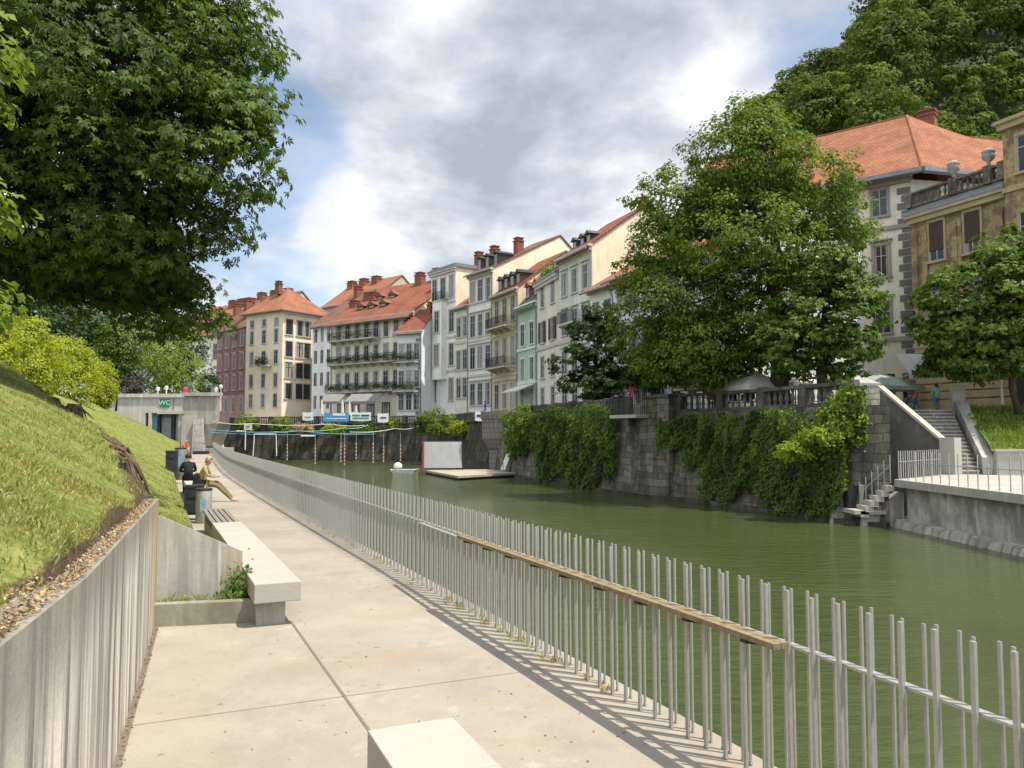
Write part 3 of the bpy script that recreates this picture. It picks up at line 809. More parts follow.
# ------------------------------------------------------------------ benches
M_bench = concrete('bench_concrete', (.42, .39, .335), 0, .75, 30, (.8, .8, 1), None, .22)
M_bench2 = concrete('bench_base_concrete', (.40, .39, .34), .5, .55, 20, (3, .5, 1), None, .4)
def bench(s0, s1, label, slat=None, group=None, sh=0.0):
    p0, d = FL.at(s0, 2.08); root = empty('bench', (p0.x, p0.y, 0), 0, label, 'bench', group)
    def ring(o0, o1, a, b, z0, z1, mb, n=6):
        for i in range(n):
            t0 = a + (b - a) * i / n; t1 = a + (b - a) * (i + 1) / n
            q = [FL.at(t0, o0)[0] - p0, FL.at(t1, o0)[0] - p0, FL.at(t1, o1)[0] - p0, FL.at(t0, o1)[0] - p0]
            mb.hexa([(v.x, v.y, z0) for v in q], [(v.x, v.y, z1) for v in q])
    mb = MB(); ring(1.84 - sh, 2.31 - sh, s0, s1, .25, .45, mb); o = mb.build('seat', M_bench, root)
    md = o.modifiers.new('b', 'BEVEL'); md.width = .008; md.segments = 2; md.limit_method = 'ANGLE'
    mb = MB(); ring(1.98 - sh, 2.27 - sh, s0 + .12, (slat or s1) - .12, -.02, .25, mb); mb.build('base', M_bench2, root)
    if slat:
        mb = MB()
        for k in range(5):
            o_ = 1.86 + k * .094; ring(o_, o_ + .07, s1 + .03, slat, .40, .44, mb, 3)
        mb.build('slat_seat', M_woodgrey, root)
        mb = MB(); ring(1.9, 2.26, s1 + .03, slat, .25, .398, mb, 3); mb.build('slat_frame', M_dark, root)
    return root
bench(FL.s_of_y(1.2), FL.s_of_y(5.12), 'near pale concrete bench block cut off by the photo bottom', None, 'concrete benches along the path', .085)
bench(FL.s_of_y(9.1), FL.s_of_y(14.6), 'long pale concrete bench slab ending in grey wooden slats', FL.s_of_y(17.1), 'concrete benches along the path')
bench(FL.s_of_y(21.2), FL.s_of_y(27.5), 'concrete bench under the seated blond reader', None, 'concrete benches along the path')
bench(FL.s_of_y(34), FL.s_of_y(40), 'far concrete bench behind the dark bins', None, 'concrete benches along the path')

# ------------------------------------------------------------------ bins
def litter_bin(p, rz, label, body, dia=.40, h=.78, box=False):
    r = empty('litter_bin', (p[0], p[1], p[2]), rz, label, 'bin', 'litter bins beside the path')
    mb = MB()
    if box:
        mb.box(-.2, .2, -.17, .17, .06, h); mb.box(-.17, .17, -.14, .14, 0, .06)
        mb.build('body', body, r)
        mb = MB(); mb.box(-.215, .215, -.185, .185, h, h + .05); mb.box(-.12, .12, -.192, -.187, h - .22, h - .08); mb.build('lid', M_dark, r)
    else:
        mb.lathe((0, 0, 0), [(dia * .46, 0), (dia * .5, .02), (dia * .5, h - .03), (dia * .47, h)], 20); mb.build('body', body, r, True)
        mb = MB(); mb.lathe((0, 0, 0), [(dia * .52, h - .002), (dia * .53, h + .03), (dia * .42, h + .045), (dia * .4, h + .02)], 20); mb.build('rim', M_dark, r, True)
        mb = MB(); mb.box(-dia*.2, dia*.16, -dia*.5-.004, -dia*.47, h*.35, h*.72); mb.build('sticker', plain('blue_grey_sticker', (.22, .3, .4), .5), r)
    return r
p = P(203.5, 517, 17.6); p = Vector((p.x, p.y, 0))
litter_bin(p, .3, 'round steel litter bin with a blue grey sticker on the grass edge', M_steel, .34, .72)
p2 = P(193.5, 510, 18.2); litter_bin((p2.x, p2.y, .12), .35, 'black square litter bin beside the round steel bin', M_dark, box=True, h=.62)
p3 = P(171.5, 476, 30); litter_bin((p3.x, p3.y, .3), .3, 'tall black box bin behind the dark backpack', M_dark, box=True, h=.95)
p3 = P(180, 473, 31); litter_bin((p3.x, p3.y, .3), .3, 'grey metal bin standing by the tall black one', M_copper, .42, 1.05)

# ------------------------------------------------------------------ people
def skin_body(name, J, E, mats, parent, sub=1):
    """J: joint -> (x,y,z,r); E: list of (a,b,material index)"""
    me = bpy.data.meshes.new(name); keys = list(J); idx = {k: i for i, k in enumerate(keys)}
    me.from_pydata([J[k][:3] for k in keys], [(idx[a], idx[b]) for a, b, _ in E], [])
    o = bpy.data.objects.new(name, me); COL.objects.link(o)
    sk = o.modifiers.new('skin', 'SKIN'); 
    if not me.skin_vertices: 
        pass
    sv_ = me.skin_vertices[0].data if me.skin_vertices else None
    if sv_ is None:
        bpy.context.view_layer.objects.active = o; o.select_set(True); bpy.ops.mesh.customdata_skin_add(); sv_ = me.skin_vertices[0].data
    for k in keys:
        r = J[k][3]; sv_[idx[k]].radius = (r, r) if not hasattr(r, '__len__') else r
        sv_[idx[k]].use_root = (k == 'pelvis')
    ss = o.modifiers.new('sub', 'SUBSURF'); ss.levels = 2; ss.render_levels = 2
    dg = bpy.context.evaluated_depsgraph_get(); dg.update()
    m2 = bpy.data.meshes.new_from_object(o.evaluated_get(dg))
    bpy.data.objects.remove(o)
    o = bpy.data.objects.new(name, m2); COL.objects.link(o); o.parent = parent
    m2.materials.clear()
    for m in mats: m2.materials.append(m)
    segs = [(Vector(J[a][:3]), Vector(J[b][:3]), mi) for a, b, mi in E]
    mi_ = []
    for p in m2.polygons:
        c = p.center; best = (1e9, 0)
        for a, b, mi in segs:
            d = b - a; t = max(0, min(1, (c - a).dot(d) / max(d.length_squared, 1e-9))); q = (c - (a + d * t)).length
            if q < best[0]: best = (q, mi)
        mi_.append(best[1])
    m2.polygons.foreach_set('material_index', mi_); m2.polygons.foreach_set('use_smooth', [True] * len(mi_))
    return o
M_skin = plain('skin', (.50, .30, .21), .55, 0, .1)
def person(loc, rz, pose, label, top, bottom, hair, hands=True, shoes=None, group=None, hairlen=.0, scale=1.0):
    root = empty('person', loc, rz, label, 'person', group); root.scale = (scale,) * 3
    if pose == 'sit':
        J = dict(pelvis=(0, 0, .56, (.15, .13)), waist=(.0, 0, .72, (.14, .11)), chest=(.06, 0, .93, (.165, .12)), neck=(.11, 0, 1.05, .055), jaw=(.17, 0, 1.11, .07), head=(.185, 0, 1.19, .098), crown=(.17, 0, 1.25, .07))
        for s, n in ((1, 'l'), (-1, 'r')):
            J['sh' + n] = (.08, .17 * s, .98, .06); J['el' + n] = (.20, .23 * s, .76, .045); J['wr' + n] = (.38, .10 * s, .72, .03); J['ha' + n] = (.44, .07 * s, .73, (.035, .02))
            J['hp' + n] = (.06, .09 * s, .54, .10); J['kn' + n] = (.44, .10 * s, .50 + .03 * s, .068); J['an' + n] = (.82, .07 * s, .10 + .02*s, .042); J['he' + n] = (.84, .07 * s, .05, .036); J['to' + n] = (1.02, .09 * s, .035, .025)
    elif pose == 'crouch':
        J = dict(pelvis=(0, 0, .5, .14), waist=(.06, 0, .62, .13), chest=(.2, 0, .8, .14), neck=(.3, 0, .9, .05), jaw=(.36, 0, .93, .065), head=(.39, 0, 1.0, .095), crown=(.37, 0, 1.06, .07))
        for s, n in ((1, 'l'), (-1, 'r')):
            J['sh' + n] = (.22, .16 * s, .84, .055); J['el' + n] = (.40, .2 * s, .60, .042); J['wr' + n] = (.5, .1 * s, .40, .028); J['ha' + n] = (.53, .08 * s, .34, (.032, .02))
            J['hp' + n] = (.05, .09 * s, .5, .1); J['kn' + n] = (.42, .15 * s, .50, .065); J['an' + n] = (.40, .13 * s, .09, .042); J['he' + n] = (.38, .13 * s, .05, .035); J['to' + n] = (.58, .15 * s, .03, .025)
    else:
        w_ = .16 if pose == 'walk' else .0
        J = dict(pelvis=(0, 0, .93, (.15, .11)), waist=(0, 0, 1.1, (.13, .095)), chest=(0, 0, 1.33, (.17, .11)), neck=(.01, 0, 1.5, .05), jaw=(.03, 0, 1.56, .065), head=(.02, 0, 1.63, .095), crown=(.01, 0, 1.69, .07))
        for s, n in ((1, 'l'), (-1, 'r')):
            J['sh' + n] = (0, .18 * s, 1.40, .058); J['el' + n] = (-.02 + w_ * s * .5, .24 * s, 1.12, .042); J['wr' + n] = (.08 + w_ * s, .22 * s, .88, .028); J['ha' + n] = (.10 + w_ * s, .22 * s, .80, (.032, .02))
            J['hp' + n] = (0, .09 * s, .88, .095); J['kn' + n] = (.03 - w_ * s * .7, .10 * s, .48, .065); J['an' + n] = (-w_ * s * 1.5, .10 * s, .09, .04); J['he' + n] = (-.02 - w_ * s * 1.5, .10 * s, .04, .036); J['to' + n] = (.15 - w_ * s * 1.5, .12 * s, .03, .027)
    E = [('pelvis', 'waist', 1), ('waist', 'chest', 1), ('chest', 'neck', 1), ('neck', 'jaw', 0), ('jaw', 'head', 0), ('head', 'crown', 0)]
    for n in 'lr':
        E += [('chest', 'sh' + n, 1), ('sh' + n, 'el' + n, 1), ('el' + n, 'wr' + n, 1 if pose == 'sit' else 0), ('wr' + n, 'ha' + n, 0), ('pelvis', 'hp' + n, 2), ('hp' + n, 'kn' + n, 2), ('kn' + n, 'an' + n, 2), ('an' + n, 'he' + n, 3), ('he' + n, 'to' + n, 3)]
    b = skin_body('body', J, E, [M_skin, top, bottom, shoes or M_skin], root)
    # fingers and nose joined into the body mesh
    mb = MB()
    for s, n in ((1, 'l'), (-1, 'r')):
        h = Vector(J['ha' + n][:3]); wv = Vector(J['wr' + n][:3]); d = (h - wv).normalized(); sd = Vector((0, 1, 0)) if abs(d.y) < .8 else Vector((1, 0, 0))
        u = d.cross(sd).normalized(); sd = u.cross(d).normalized()
        for k, L in enumerate((.062, .072, .068, .055)):
            st = h + sd * (.024 - k * .016) * 1.0
            m_ = st + d * L * .55 - u * .004; mb.tube([st - d * .01, m_, st + d * L * .9 - u * .022 * (1 if d.z < 0 else -1)], [.009, .0085, .006], 6)
        mb.tube([h - d * .03 + sd * .028, h + sd * .05 + d * .0, h + sd * .052 + d * .03], [.010, .0095, .007], 6)
    hd = Vector(J['head'][:3])
    tilt = .5 if pose == 'sit' else .1
    mb.tube([hd + Vector((.085, 0, .01)), hd + Vector((.112, 0, -.03)), hd + Vector((.09, 0, -.035))], [.008, .014, .008], 6)
    for s in (1, -1): mb.tube([hd + Vector((0, .088 * s, .02)), hd + Vector((-.005, .1 * s, 0)), hd + Vector((0, .088 * s, -.03))], [.008, .014, .008], 6)
    import bmesh as _bm
    bm = _bm.new(); bm.from_mesh(b.data); tmp = mb.mesh('t', [M_skin]); bm.from_mesh(tmp); bm.to_mesh(b.data); bm.free()
    # face details
    ey = MB()
    for s in (1, -1): ey.lathe((hd.x + .086, .032 * s, hd.z + .008), [(.001, -.006), (.009, -.003), (.009, .003), (.001, .006)], 6)
    ey.build('eyes', M_dark, b)
    # hair
    h = MB(); rsx = random.Random(3); ring = []
    nseg, nr = 14, 7
    pts = []
    for i in range(nr + 1):
        ph = pi * .5 * 1.15 * i / nr
        for k in range(nseg):
            t = 2 * pi * k / nseg
            r = .108 + .004 * rsx.random(); cut = 1 - (.28 if cos(t) > .3 and i > nr - 3 else 0)
            zc = cos(ph * cut) if i > 0 else 1
            ln = hairlen * max(0, -cos(t) + .25) * (i / nr) ** 3
            pts.append((hd.x - .012 + r * sin(ph * cut) * cos(t) * 1.0, hd.y + r * sin(ph * cut) * sin(t) * .92, hd.z + .015 + r * zc - ln))
    h.v = pts
    for i in range(nr):
        for k in range(nseg):
            k2 = (k + 1) % nseg; h.f.append([i*nseg+k, (i+1)*nseg+k, (i+1)*nseg+k2, i*nseg+k2]); h.m.append(0)
    ho = h.build('hair', hair, root, True)
    md = ho.modifiers.new('s', 'SOLIDIFY'); md.thickness = .012
    return root
M_blond = plain('blond_hair', (.46, .30, .13), .6); M_dkhair = plain('dark_hair', (.02, .015, .012), .5)
M_olive = plain('olive_cloth', (.20, .17, .075), .9); M_sand = plain('sand_cloth', (.33, .28, .13), .9)
M_black = plain('black_cloth', (.012, .012, .014), .85); M_orange = plain('orange_cloth', (.75, .16, .04), .8)
M_pink = plain('pink_cloth', (.65, .04, .16), .8); M_teal = plain('pale_teal_cloth', (.22, .42, .40), .85); M_jean = plain('denim', (.09, .16, .25), .9)
M_blue = plain('blue_cloth', (.02, .05, .45), .8); M_greyc = plain('grey_cloth', (.3, .3, .32), .9)
fd = FL.at(FL.s_of_y(24))[1]; face = math.atan2(-fd.x, fd.y)   # facing the river
pp = FL.at(FL.s_of_y(23.6), 1.92)[0]
person((pp.x, pp.y, 0), face - .25, 'sit', 'blond barefoot person in olive clothes reading on the bench', M_sand, M_olive, M_blond, hairlen=.06)
bk = MB(); bk.box(.40, .52, -.10, .10, .745, .765); 
bo = empty('open_book', (pp.x, pp.y, 0), face - .25, 'small open book on the knees of the blond reader', 'book'); bk.build('pages', M_white, bo)
pp2 = FL.at(FL.s_of_y(26.2), 2.18)[0]
person((pp2.x, pp2.y, 0), face + 1.6, 'sit', 'dark haired person in black slouching behind the blond reader', M_black, M_black, M_dkhair, shoes=M_dark)
# backpack
pb = FL.at(FL.s_of_y(22.7), 2.1)[0]
r = empty('backpack', (pb.x, pb.y, .45), face, 'black backpack on the bench behind the blond reader', 'backpack')
mb = MB(); mb.hexa([(-.14, -.16, 0), (.14, -.16, 0), (.14, .16, 0), (-.14, .16, 0)], [(-.08, -.12, .42), (.06, -.12, .42), (.06, .12, .42), (-.08, .12, .42)])
o = mb.build('bag_body', M_black, r); md = o.modifiers.new('b', 'BEVEL'); md.width = .05; md.segments = 3
mb = MB(); mb.box(.10, .18, -.12, .12, .04, .24); mb.build('front_pocket', M_black, r)
mb = MB(); mb.tube([(-.02, -.03, .41), (-.02, -.03, .46), (-.02, .03, .46), (-.02, .03, .41)], .008, 6); mb.build('handle', M_dark, r)
# far end of the path
po = FL.at(FL.s_of_y(60), 2.3)[0]
person((po.x, po.y, .25), face - .9, 'crouch', 'person in orange sitting hunched on the pale block at the path end', M_orange, M_skin, M_blond, scale=1.0)
r = empty('stone_block_seat', (po.x - .2, po.y, 0), face, 'pale stone block seat under the person in orange', 'bench')
mb = MB(); mb.box(-.4, .4, -1.6, 1.0, 0, .45); mb.box(-.9, .9, -1.9, 1.2, 0, .12); mb.build('seat', M_bench, r)

# ------------------------------------------------------------------ stumps and roots on the slope
def stump(x, y, r, h, label):
    z = ground_left(x, y); rt = empty('tree_stump', (x, y, z), 0, label, 'stump')
    rs = np.random.RandomState(int(abs(x) * 10)); mb = MB(); n = 14; V = []
    prof = [(1.5, -.15), (1.15, .05), (1.0, .5 * h), (.95, h)]
    for f, zz_ in prof:
        for k in range(n):
            t = 2 * pi * k / n; rr = r * f * (1 + .14 * sin(3 * t + x) + .08 * sin(7 * t)); V.append((rr * cos(t), rr * sin(t), zz_ + (.05 * h * sin(2 * t) if zz_ == h else 0)))
    mb.v = V
    for i in range(3):
        for k in range(n): mb.f.append([i*n+k, i*n+(k+1) % n, (i+1)*n+(k+1) % n, (i+1)*n+k]); mb.m.append(0)
    mb.build('bark', M_bark, rt)
    mb = MB(); mb.poly([V[3*n + k] for k in range(n)]); mb.v = [(a, b, c + .004) for a, b, c in mb.v]; mb.build('cut_face', plain('cut_wood', (.30, .22, .13), .9, 0, .35, 12), rt)
    rb = MB()
    for k in range(5):
        t = 2 * pi * k / 5 + x; L = r * rs.uniform(2.2, 3.6)
        rb.tube([(cos(t) * r * .8, sin(t) * r * .8, .12), (cos(t + .2) * L * .6, sin(t + .2) * L * .6, .04), (cos(t + .5) * L, sin(t + .5) * L, -.12)], [r * .28, r * .16, r * .04], 7)
    rb.build('roots', M_bark, rt)
def on_slope(px, py, lo=8, hi=60):
    """first hit of a sight line with the slope"""
    D = lo
    while D < hi:
        q = P(px, py, D); 
        if q.z < ground_left(q.x, q.y): return q
        D += .15
    return None
for (px, py, r, h, lb) in ((74, 414, .30, .42, 'weathered tree stump high on the slope below the hedge'), (124, 470, .16, .3, 'small broken stump on the eroded edge of the near slope')):
    q = on_slope(px, py)
    if q: r *= 1.0 * q.y / 38 * 1.0; h *= q.y / 38
    if q: stump(q.x, q.y, r, h, lb)
# exposed roots on the scarp
rt = MB(); rs = np.random.RandomState(31)
q0 = None
for k in range(26):
    t = rs.uniform(.1, .52); i = 0
    a = Vector(SC[1]).lerp(Vector(SC[3]), t) + Vector((rs.normal() * .12 + .1, rs.normal() * .12))
    dx = rs.uniform(.1, .4); 
    pts = []
    for j in range(4):
        x_ = a.x + dx * j * .3 + rs.normal() * .04; y_ = a.y + .12 * j + rs.normal() * .05
        pts.append((x_, y_, ground_left(x_, y_) + .03 + rs.uniform(-.03, .05)))
    rr = rs.uniform(.012, .04); rt.tube(pts, [rr, rr, rr * .8, rr * .4], 6)
rto = rt.build('exposed_roots', plain('root_wood', (.13, .09, .06), .95, 0, .5, 14), None, True); tag(rto, 'tangled exposed roots in the eroded earth above the wing wall', 'roots', kind='stuff')

# ------------------------------------------------------------------ left bank trees / hedges
lobe = lambda px, py, D, rx, rz, ry=None: (P(px, py, D).x, D, P(px, py, D).z, rx, ry or rx, rz)
bx, by = -12.6, 14.2
tree('chestnut_tree', (bx, by, ground_left(bx, by)), (-10.4, 15.0, 12.5), .38,
     [lobe(120, 70, 15.5, 3.1, 2.6), lobe(190, 140, 15, 1.75, 2.0), lobe(60, 180, 14.5, 2.4, 1.8), lobe(30, 60, 14, 2.6, 2.6), lobe(185, 30, 16, 1.7, 1.4), lobe(120, 235, 15.5, 1.9, 1.0), lobe(60, -80, 15.5, 3.6, 2.2), lobe(155, 285, 16.5, 1.05, .7), lobe(178, 303, 17, .95, .72), lobe(112, 285, 17, 1.5, .5), lobe(208, 232, 16, .7, .7), lobe(40, 262, 16, 1.6, .7), lobe(238, 110, 15.3, .95, .9), lobe(-60, 120, 15, 3, 4)],
     1650, .5, 27, .165, L_chest, 'huge dark chestnut tree overhanging the grassy embankment', seed=5, kind='palm', inner=.42, nl=16, flat=.42, lump=.1)
tree('linden_tree', (-7.9, 6.8, ground_left(-7.9, 6.8)), (-6.6, 7.6, 5.6), .12,
     [lobe(-78, 45, 7.4, .85, .75), lobe(-58, 200, 7.4, .62, .26), lobe(-55, 295, 8, .62, .35), lobe(-190, 120, 7.5, 1.2, 1.6)],
     200, .26, 24, .12, L_bright, 'bright leafed young tree cut off by the left photo edge', seed=15, inner=.1, nl=9, flat=.6, width=.34)
def hedge(px, pyb, pyt, D, wpx, label, lm, seed, lean=0):
    c = P(px, pyb, D); top = P(px, pyt, D); hw = wpx / F * D / 2; H = top.z - c.z
    z0 = min(c.z, 4.2)
    tree('hedge_shrub', (c.x, c.y, z0 - .1), (c.x, c.y, z0 + H * .6), .08,
         [(c.x, c.y, z0 + H * .48, hw, hw * 1.2, H * .54), (c.x + hw * .2, c.y - .2, z0 + H * .28, hw * .95, hw, H * .36), (c.x - .2, c.y, z0 + H * .72, hw * .75, hw * .8, H * .33)],
         230, .34, 34, .15, lm, label, 'hedge', 'clipped shrubs along the slope crest', seed, inner=.1, nl=6, flat=.8, lump=.05)
hedge(100, 404, 362, 55, 28, 'smallest round clipped hedge shrub farthest along the crest', L_yel, 41)
hedge(68, 400, 338, 46, 56, 'large yellow green clipped hedge shrub mid crest', L_yel, 42)
hedge(28, 392, 318, 38, 60, 'yellow green clipped hedge shrub under the chestnut shade', L_yel, 43)
hedge(-25, 380, 300, 32, 70, 'clipped hedge shrub at the left photo edge', L_yel, 44)
def simple_tree(px, pyb, D, zb, pyt, wpx, label, lm, seed, name='tree', ncl=200, per=26, leaf=.3, trunk=.12, group=None, cr=None, cb=.35, inner=.12, cat='tree', hpx=None):
    b = P(px, pyb, D); top = P(px, pyt, D); H = top.z - zb; hw = wpx / F * D / 2
    return tree(name, (b.x, D, zb), (b.x, D, zb + H * .75), trunk,
         [(b.x, D, zb + H * (cb + (1 - cb) * .5), hw, hw, H * (1 - cb) * .5), (b.x - hw * .35, D, zb + H * (cb + (1 - cb) * .35), hw * .65, hw * .7, H * (1 - cb) * .33), (b.x + hw * .35, D - .2, zb + H * (cb + (1 - cb) * .45), hw * .62, hw * .7, H * (1 - cb) * .36)],
         ncl, cr or hw * .28, per, leaf, lm, label, cat, group, seed, inner=inner, nl=10)
simple_tree(116, 405, 62, 3.9, 320, 42, 'slim young tree with pale trunk past the hedge end', L_ivy, 51, ncl=150, leaf=.26, trunk=.07, cb=.38)
simple_tree(168, 400, 92, 4.2, 328, 64, 'light green bushy tree behind the toilet building roof', L_bright, 52, ncl=200, leaf=.34, cb=.1)
simple_tree(128, 395, 84, 4.2, 346, 36, 'purple grey leaved shrub behind the toilet building', L_purple, 53, 'shrub', 150, leaf=.28, cb=.05, cat='shrub')
simple_tree(70, 380, 75, 4.2, 255, 90, 'tall dark green tree behind the hedge crest', L_dark, 54, ncl=300, leaf=.42, cb=.15)
simple_tree(115, 385, 100, 4.2, 268, 80, 'tall mid green tree far beyond the hedge', L_ivy, 55, ncl=260, leaf=.5, cb=.15)
simple_tree(10, 380, 62, 4.2, 225, 110, 'dark green tree behind the hedge at photo edge', L_dark, 56, ncl=300, leaf=.4, cb=.1)
simple_tree(209, 402, 112, 4.0, 368, 22, 'small dark tree in front of the white corner house', L_dark, 57, ncl=110, leaf=.34, cb=.1)
simple_tree(170, 380, 112, 4.2, 282, 66, 'tall dark tree touching the big chestnut crown', L_dark, 58, ncl=220, leaf=.5, cb=.2)

# flat ground left
gm, nt, b = mat('ground', .95, .1); c = ramp(nt, noise(nt, coords(nt), .4, 6, .7), [(.35, (.08, .11, .03)), (.65, (.20, .19, .12))]); nt.links.new(c, b.inputs['Base Color'])
mb = MB()
R0 = [FL.at(FL.s_of_y(62), 14)[0]]
mb.prism([(-60, 60), (-42, 84), (-90, 135), (-700, 1200), (-2400, 1200), (-2400, -800), (-126, -90), (-130, 0)], 3.0, 4.02); struct(mb.build('ground', gm))

# ------------------------------------------------------------------ toilet building + abutment at path end
M_c1 = concrete('warm_concrete', (.47, .44, .375), .4, .6, 6, (.8, .25, 1), None, .25)
M_c2 = concrete('old_concrete', (.48, .45, .38), .6, .5, 5, (.7, .25, 1), None, .5)
def toilet():
    M_c1 = concrete('sunny_concrete', (.66, .62, .53), .25, .6, 6, (.8, .25, 1), None, .25)
    D = 75; a = P(100, 400, D); b = P(189, 400, D); r = empty('toilet_building', (a.x, D, 1.0), 0, 'pale concrete public toilet building with green sign and dark doors', 'building')
    W = b.x - a.x; X = lambda px: P(px, 400, D).x - a.x; Z = lambda py: P(150, py, D).z - 1.0
    w_ = MB(); zt = Z(397.5)
    holes = [(X(145.5), X(148.8), Z(413)), (X(152), X(157), Z(413)), (X(157.3), X(160), Z(415)), (X(160.3), X(171), Z(419)), (X(171.3), X(173.5), Z(415)), ]
    w_.box(0, W, .5, 6, 0, zt - .05)                                   # core
    w_.box(0, W, 0, .48, Z(413), zt)
    xs = [0, X(145.5), X(148.8), X(152), X(173.5), W]
    w_.box(xs[0], xs[1], .003, .48, 0, Z(413)); w_.box(xs[2], xs[3], .003, .48, 0, Z(413)); w_.box(xs[4] + .5, xs[5], .003, .48, 0, Z(413))
    w_.build('wall', M_c1, r)
    c = MB(); c.box(-.2, W + .1, -.15, .6, zt + .003, zt + .35); c.box(X(158), X(190), -.12, -.003, Z(414), Z(410.5)); c.build('coping', M_c1, r)
    d = MB(); d.box(X(145.5), X(148.8), .42, .47, 0, Z(413)); d.box(X(157.5), X(160), .10, .47, 0, Z(413.0)); d.box(X(171.3), X(174.5), .1, .47, 0, Z(413)); d.build('door', M_dark, r)
    d = MB(); d.box(X(152), X(157), .3, .34, 0, Z(416)); d.build('poster', plain('blue_poster', (.10, .35, .5), .5), r)
    d = MB(); d.box(X(160.3), X(171), .42, .46, 0, Z(414)); d.build('shutter', plain('grey_shutter', (.33, .34, .34), .6), r)
    d = MB(); x = X(161)
    while x < X(171): d.box(x, x + .05, .38, .40, Z(418), Z(414)); x += .16
    d.build('grille', M_dark, r)
    s = MB(); s.box(X(160), X(170), -.08, -.02, Z(406.8), Z(399)); so_ = s.build('sign', plain('sign_green', (.0, .30, .17), .5, 0, .1), r)
    # lettering
    cu = bpy.data.curves.new('lettering', 'FONT'); cu.body = 'WC'; cu.size = .66; cu.extrude = .006; cu.align_x = 'CENTER'; cu.align_y = 'CENTER'
    t = bpy.data.objects.new('lettering', cu); COL.objects.link(t); t.parent = so_; t.location = (X(165), -.09, Z(402.9)); t.rotation_euler = (pi / 2, 0, 0); cu.materials.append(M_white); dg_ = bpy.context.evaluated_depsgraph_get(); dg_.update(); me_ = bpy.data.meshes.new_from_object(t.evaluated_get(dg_)); t2 = bpy.data.objects.new('lettering', me_); COL.objects.link(t2); t2.parent = so_; t2.location = t.location; t2.rotation_euler = t.rotation_euler; bpy.data.objects.remove(t); t2.name = 'lettering'
    p = MB()
    for px in (173.5, 184): p.box(X(px), X(px) + .05, -.06, -.01, Z(414), zt)
    p.build('pipe', M_copper, r)
toilet()
def abutment():
    D = 73; a = P(183, 400, D); r = empty('bridge_abutment', (a.x, D, 0), 0, 'stained concrete bridge abutment with sloping buttress at the path end', 'abutment')
    X = lambda px, d=D: P(px, 400, d).x - a.x; Z = lambda py, d=D: P(190, py, d).z
    m = MB(); ztop = Z(396)
    # upper cantilevered box with tapering underside (profile in x,z)
    prof = [(X(184), Z(424)), (X(219.5), Z(424)), (X(220), ztop), (X(184), ztop)]
    lo = [(x, 0, z) for x, z in prof]; hi = [(x - (2.4 if x > 1 else 0), 6, z) for x, z in prof]
    m.hexa(hi, lo)
    m.build('upper_block', M_c2, r)
    m = MB(); zt_ = Z(424) - .003; zb_ = Z(446)
    m.hexa([(X(204), .3, zb_), (X(208), .3, zb_), (X(208), 4, zb_), (X(204), 4, zb_)], [(X(204), .02, zt_), (X(219), .02, zt_), (X(216), 4, zt_), (X(204), 4, zt_)]); m.build('corbel', M_c2, r)
    m = MB(); m.hexa([(X(183.5), -.35, 0), (X(207.5), -.35, 0), (X(207.5), 5, 0), (X(183.5), 5, 0)], [(X(183.5), -.15, Z(416)), (X(196), -.15, Z(416)), (X(196), 5, Z(416)), (X(183.5), 5, Z(416))])
    m.build('pier', M_c1, r)
    m = MB(); m.hexa([(X(196.1), -.8, 0), (X(208), -.8, 0), (X(208), -.36, 0), (X(196.1), -.36, 0)], [(X(196.1), -.55, Z(418)), (X(204.5), -.55, Z(418)), (X(204.5), -.152, Z(418)), (X(196.1), -.152, Z(418))])
    m.build('buttress', stone('pale_block_stone', (.42, .40, .35), (.50, .48, .42), 1.1, .55, .02, .35), r)
    m = MB(); m.box(X(183), X(221), -.25, .4, ztop + .003, ztop + .32); m.build('coping', M_c1, r)
    m = MB(); m.prism([(X(205), -.2), (X(219), -.2), (X(216), 5), (X(205), 5)], -2, Z(443) - .5); m.build('footing', M_c2, r)
    # dark low step
    s = MB(); s.box(X(203), X(214), -2.0, -.9, 0, .28); tag(s.build('dark_planter', M_dark, None), 'low dark box at the foot of the buttress', 'box'); bpy.data.objects['dark_planter'].location = (a.x, D, 0)
abutment()
# deck above (bridge road) behind
mb = MB(); a = P(110, 400, 75.6).x; b = P(220, 400, 92).x; mb.box(a, b, 81.2, 92, 3.8, 5.2); struct(mb.build('bridge_road', M_c1))
# street lamps and poles on the abutment
def lamp(px, py_top, D, zb, label, group='slim lamps and poles above the abutment'):
    q = P(px, py_top, D); r = empty('street_lamp', (q.x, D, zb), 0, label, 'lamp', group)
    m = MB(); H = q.z - zb; m.tube([(0, 0, 0), (0, 0, H * .5), (0, 0, H)], [.07, .05, .04], 8); m.build('pole', M_white, r)
    m = MB(); m.lathe((0, 0, H), [(.06, -.05), (.16, .1), (.2, .32), (.05, .42)], 8); m.build('lamp_head', M_white, r)
lamp(221, 389, 76, 4.0, 'white lamp post at the end of the abutment')
lamp(166.5, 390, 80, 5.2, 'short white lamp on the road above the toilet door', )
lamp(158, 391, 80, 5.2, 'short white lamp on the road left of the green sign')
for k, (px, top, bt) in enumerate(((186, M_pink, M_jean), (212, M_jean, M_greyc), (216, M_white, M_greyc))):
    q = P(px, 384, 83); person((q.x, 83, 5.2), 2.5 + k, 'stand', ['pedestrian in pink on the road above the abutment', 'pedestrian in blue at the abutment parapet', 'pedestrian in white beside the blue one above the abutment'][k], top, bt, M_dkhair, group='pedestrians above the abutment')

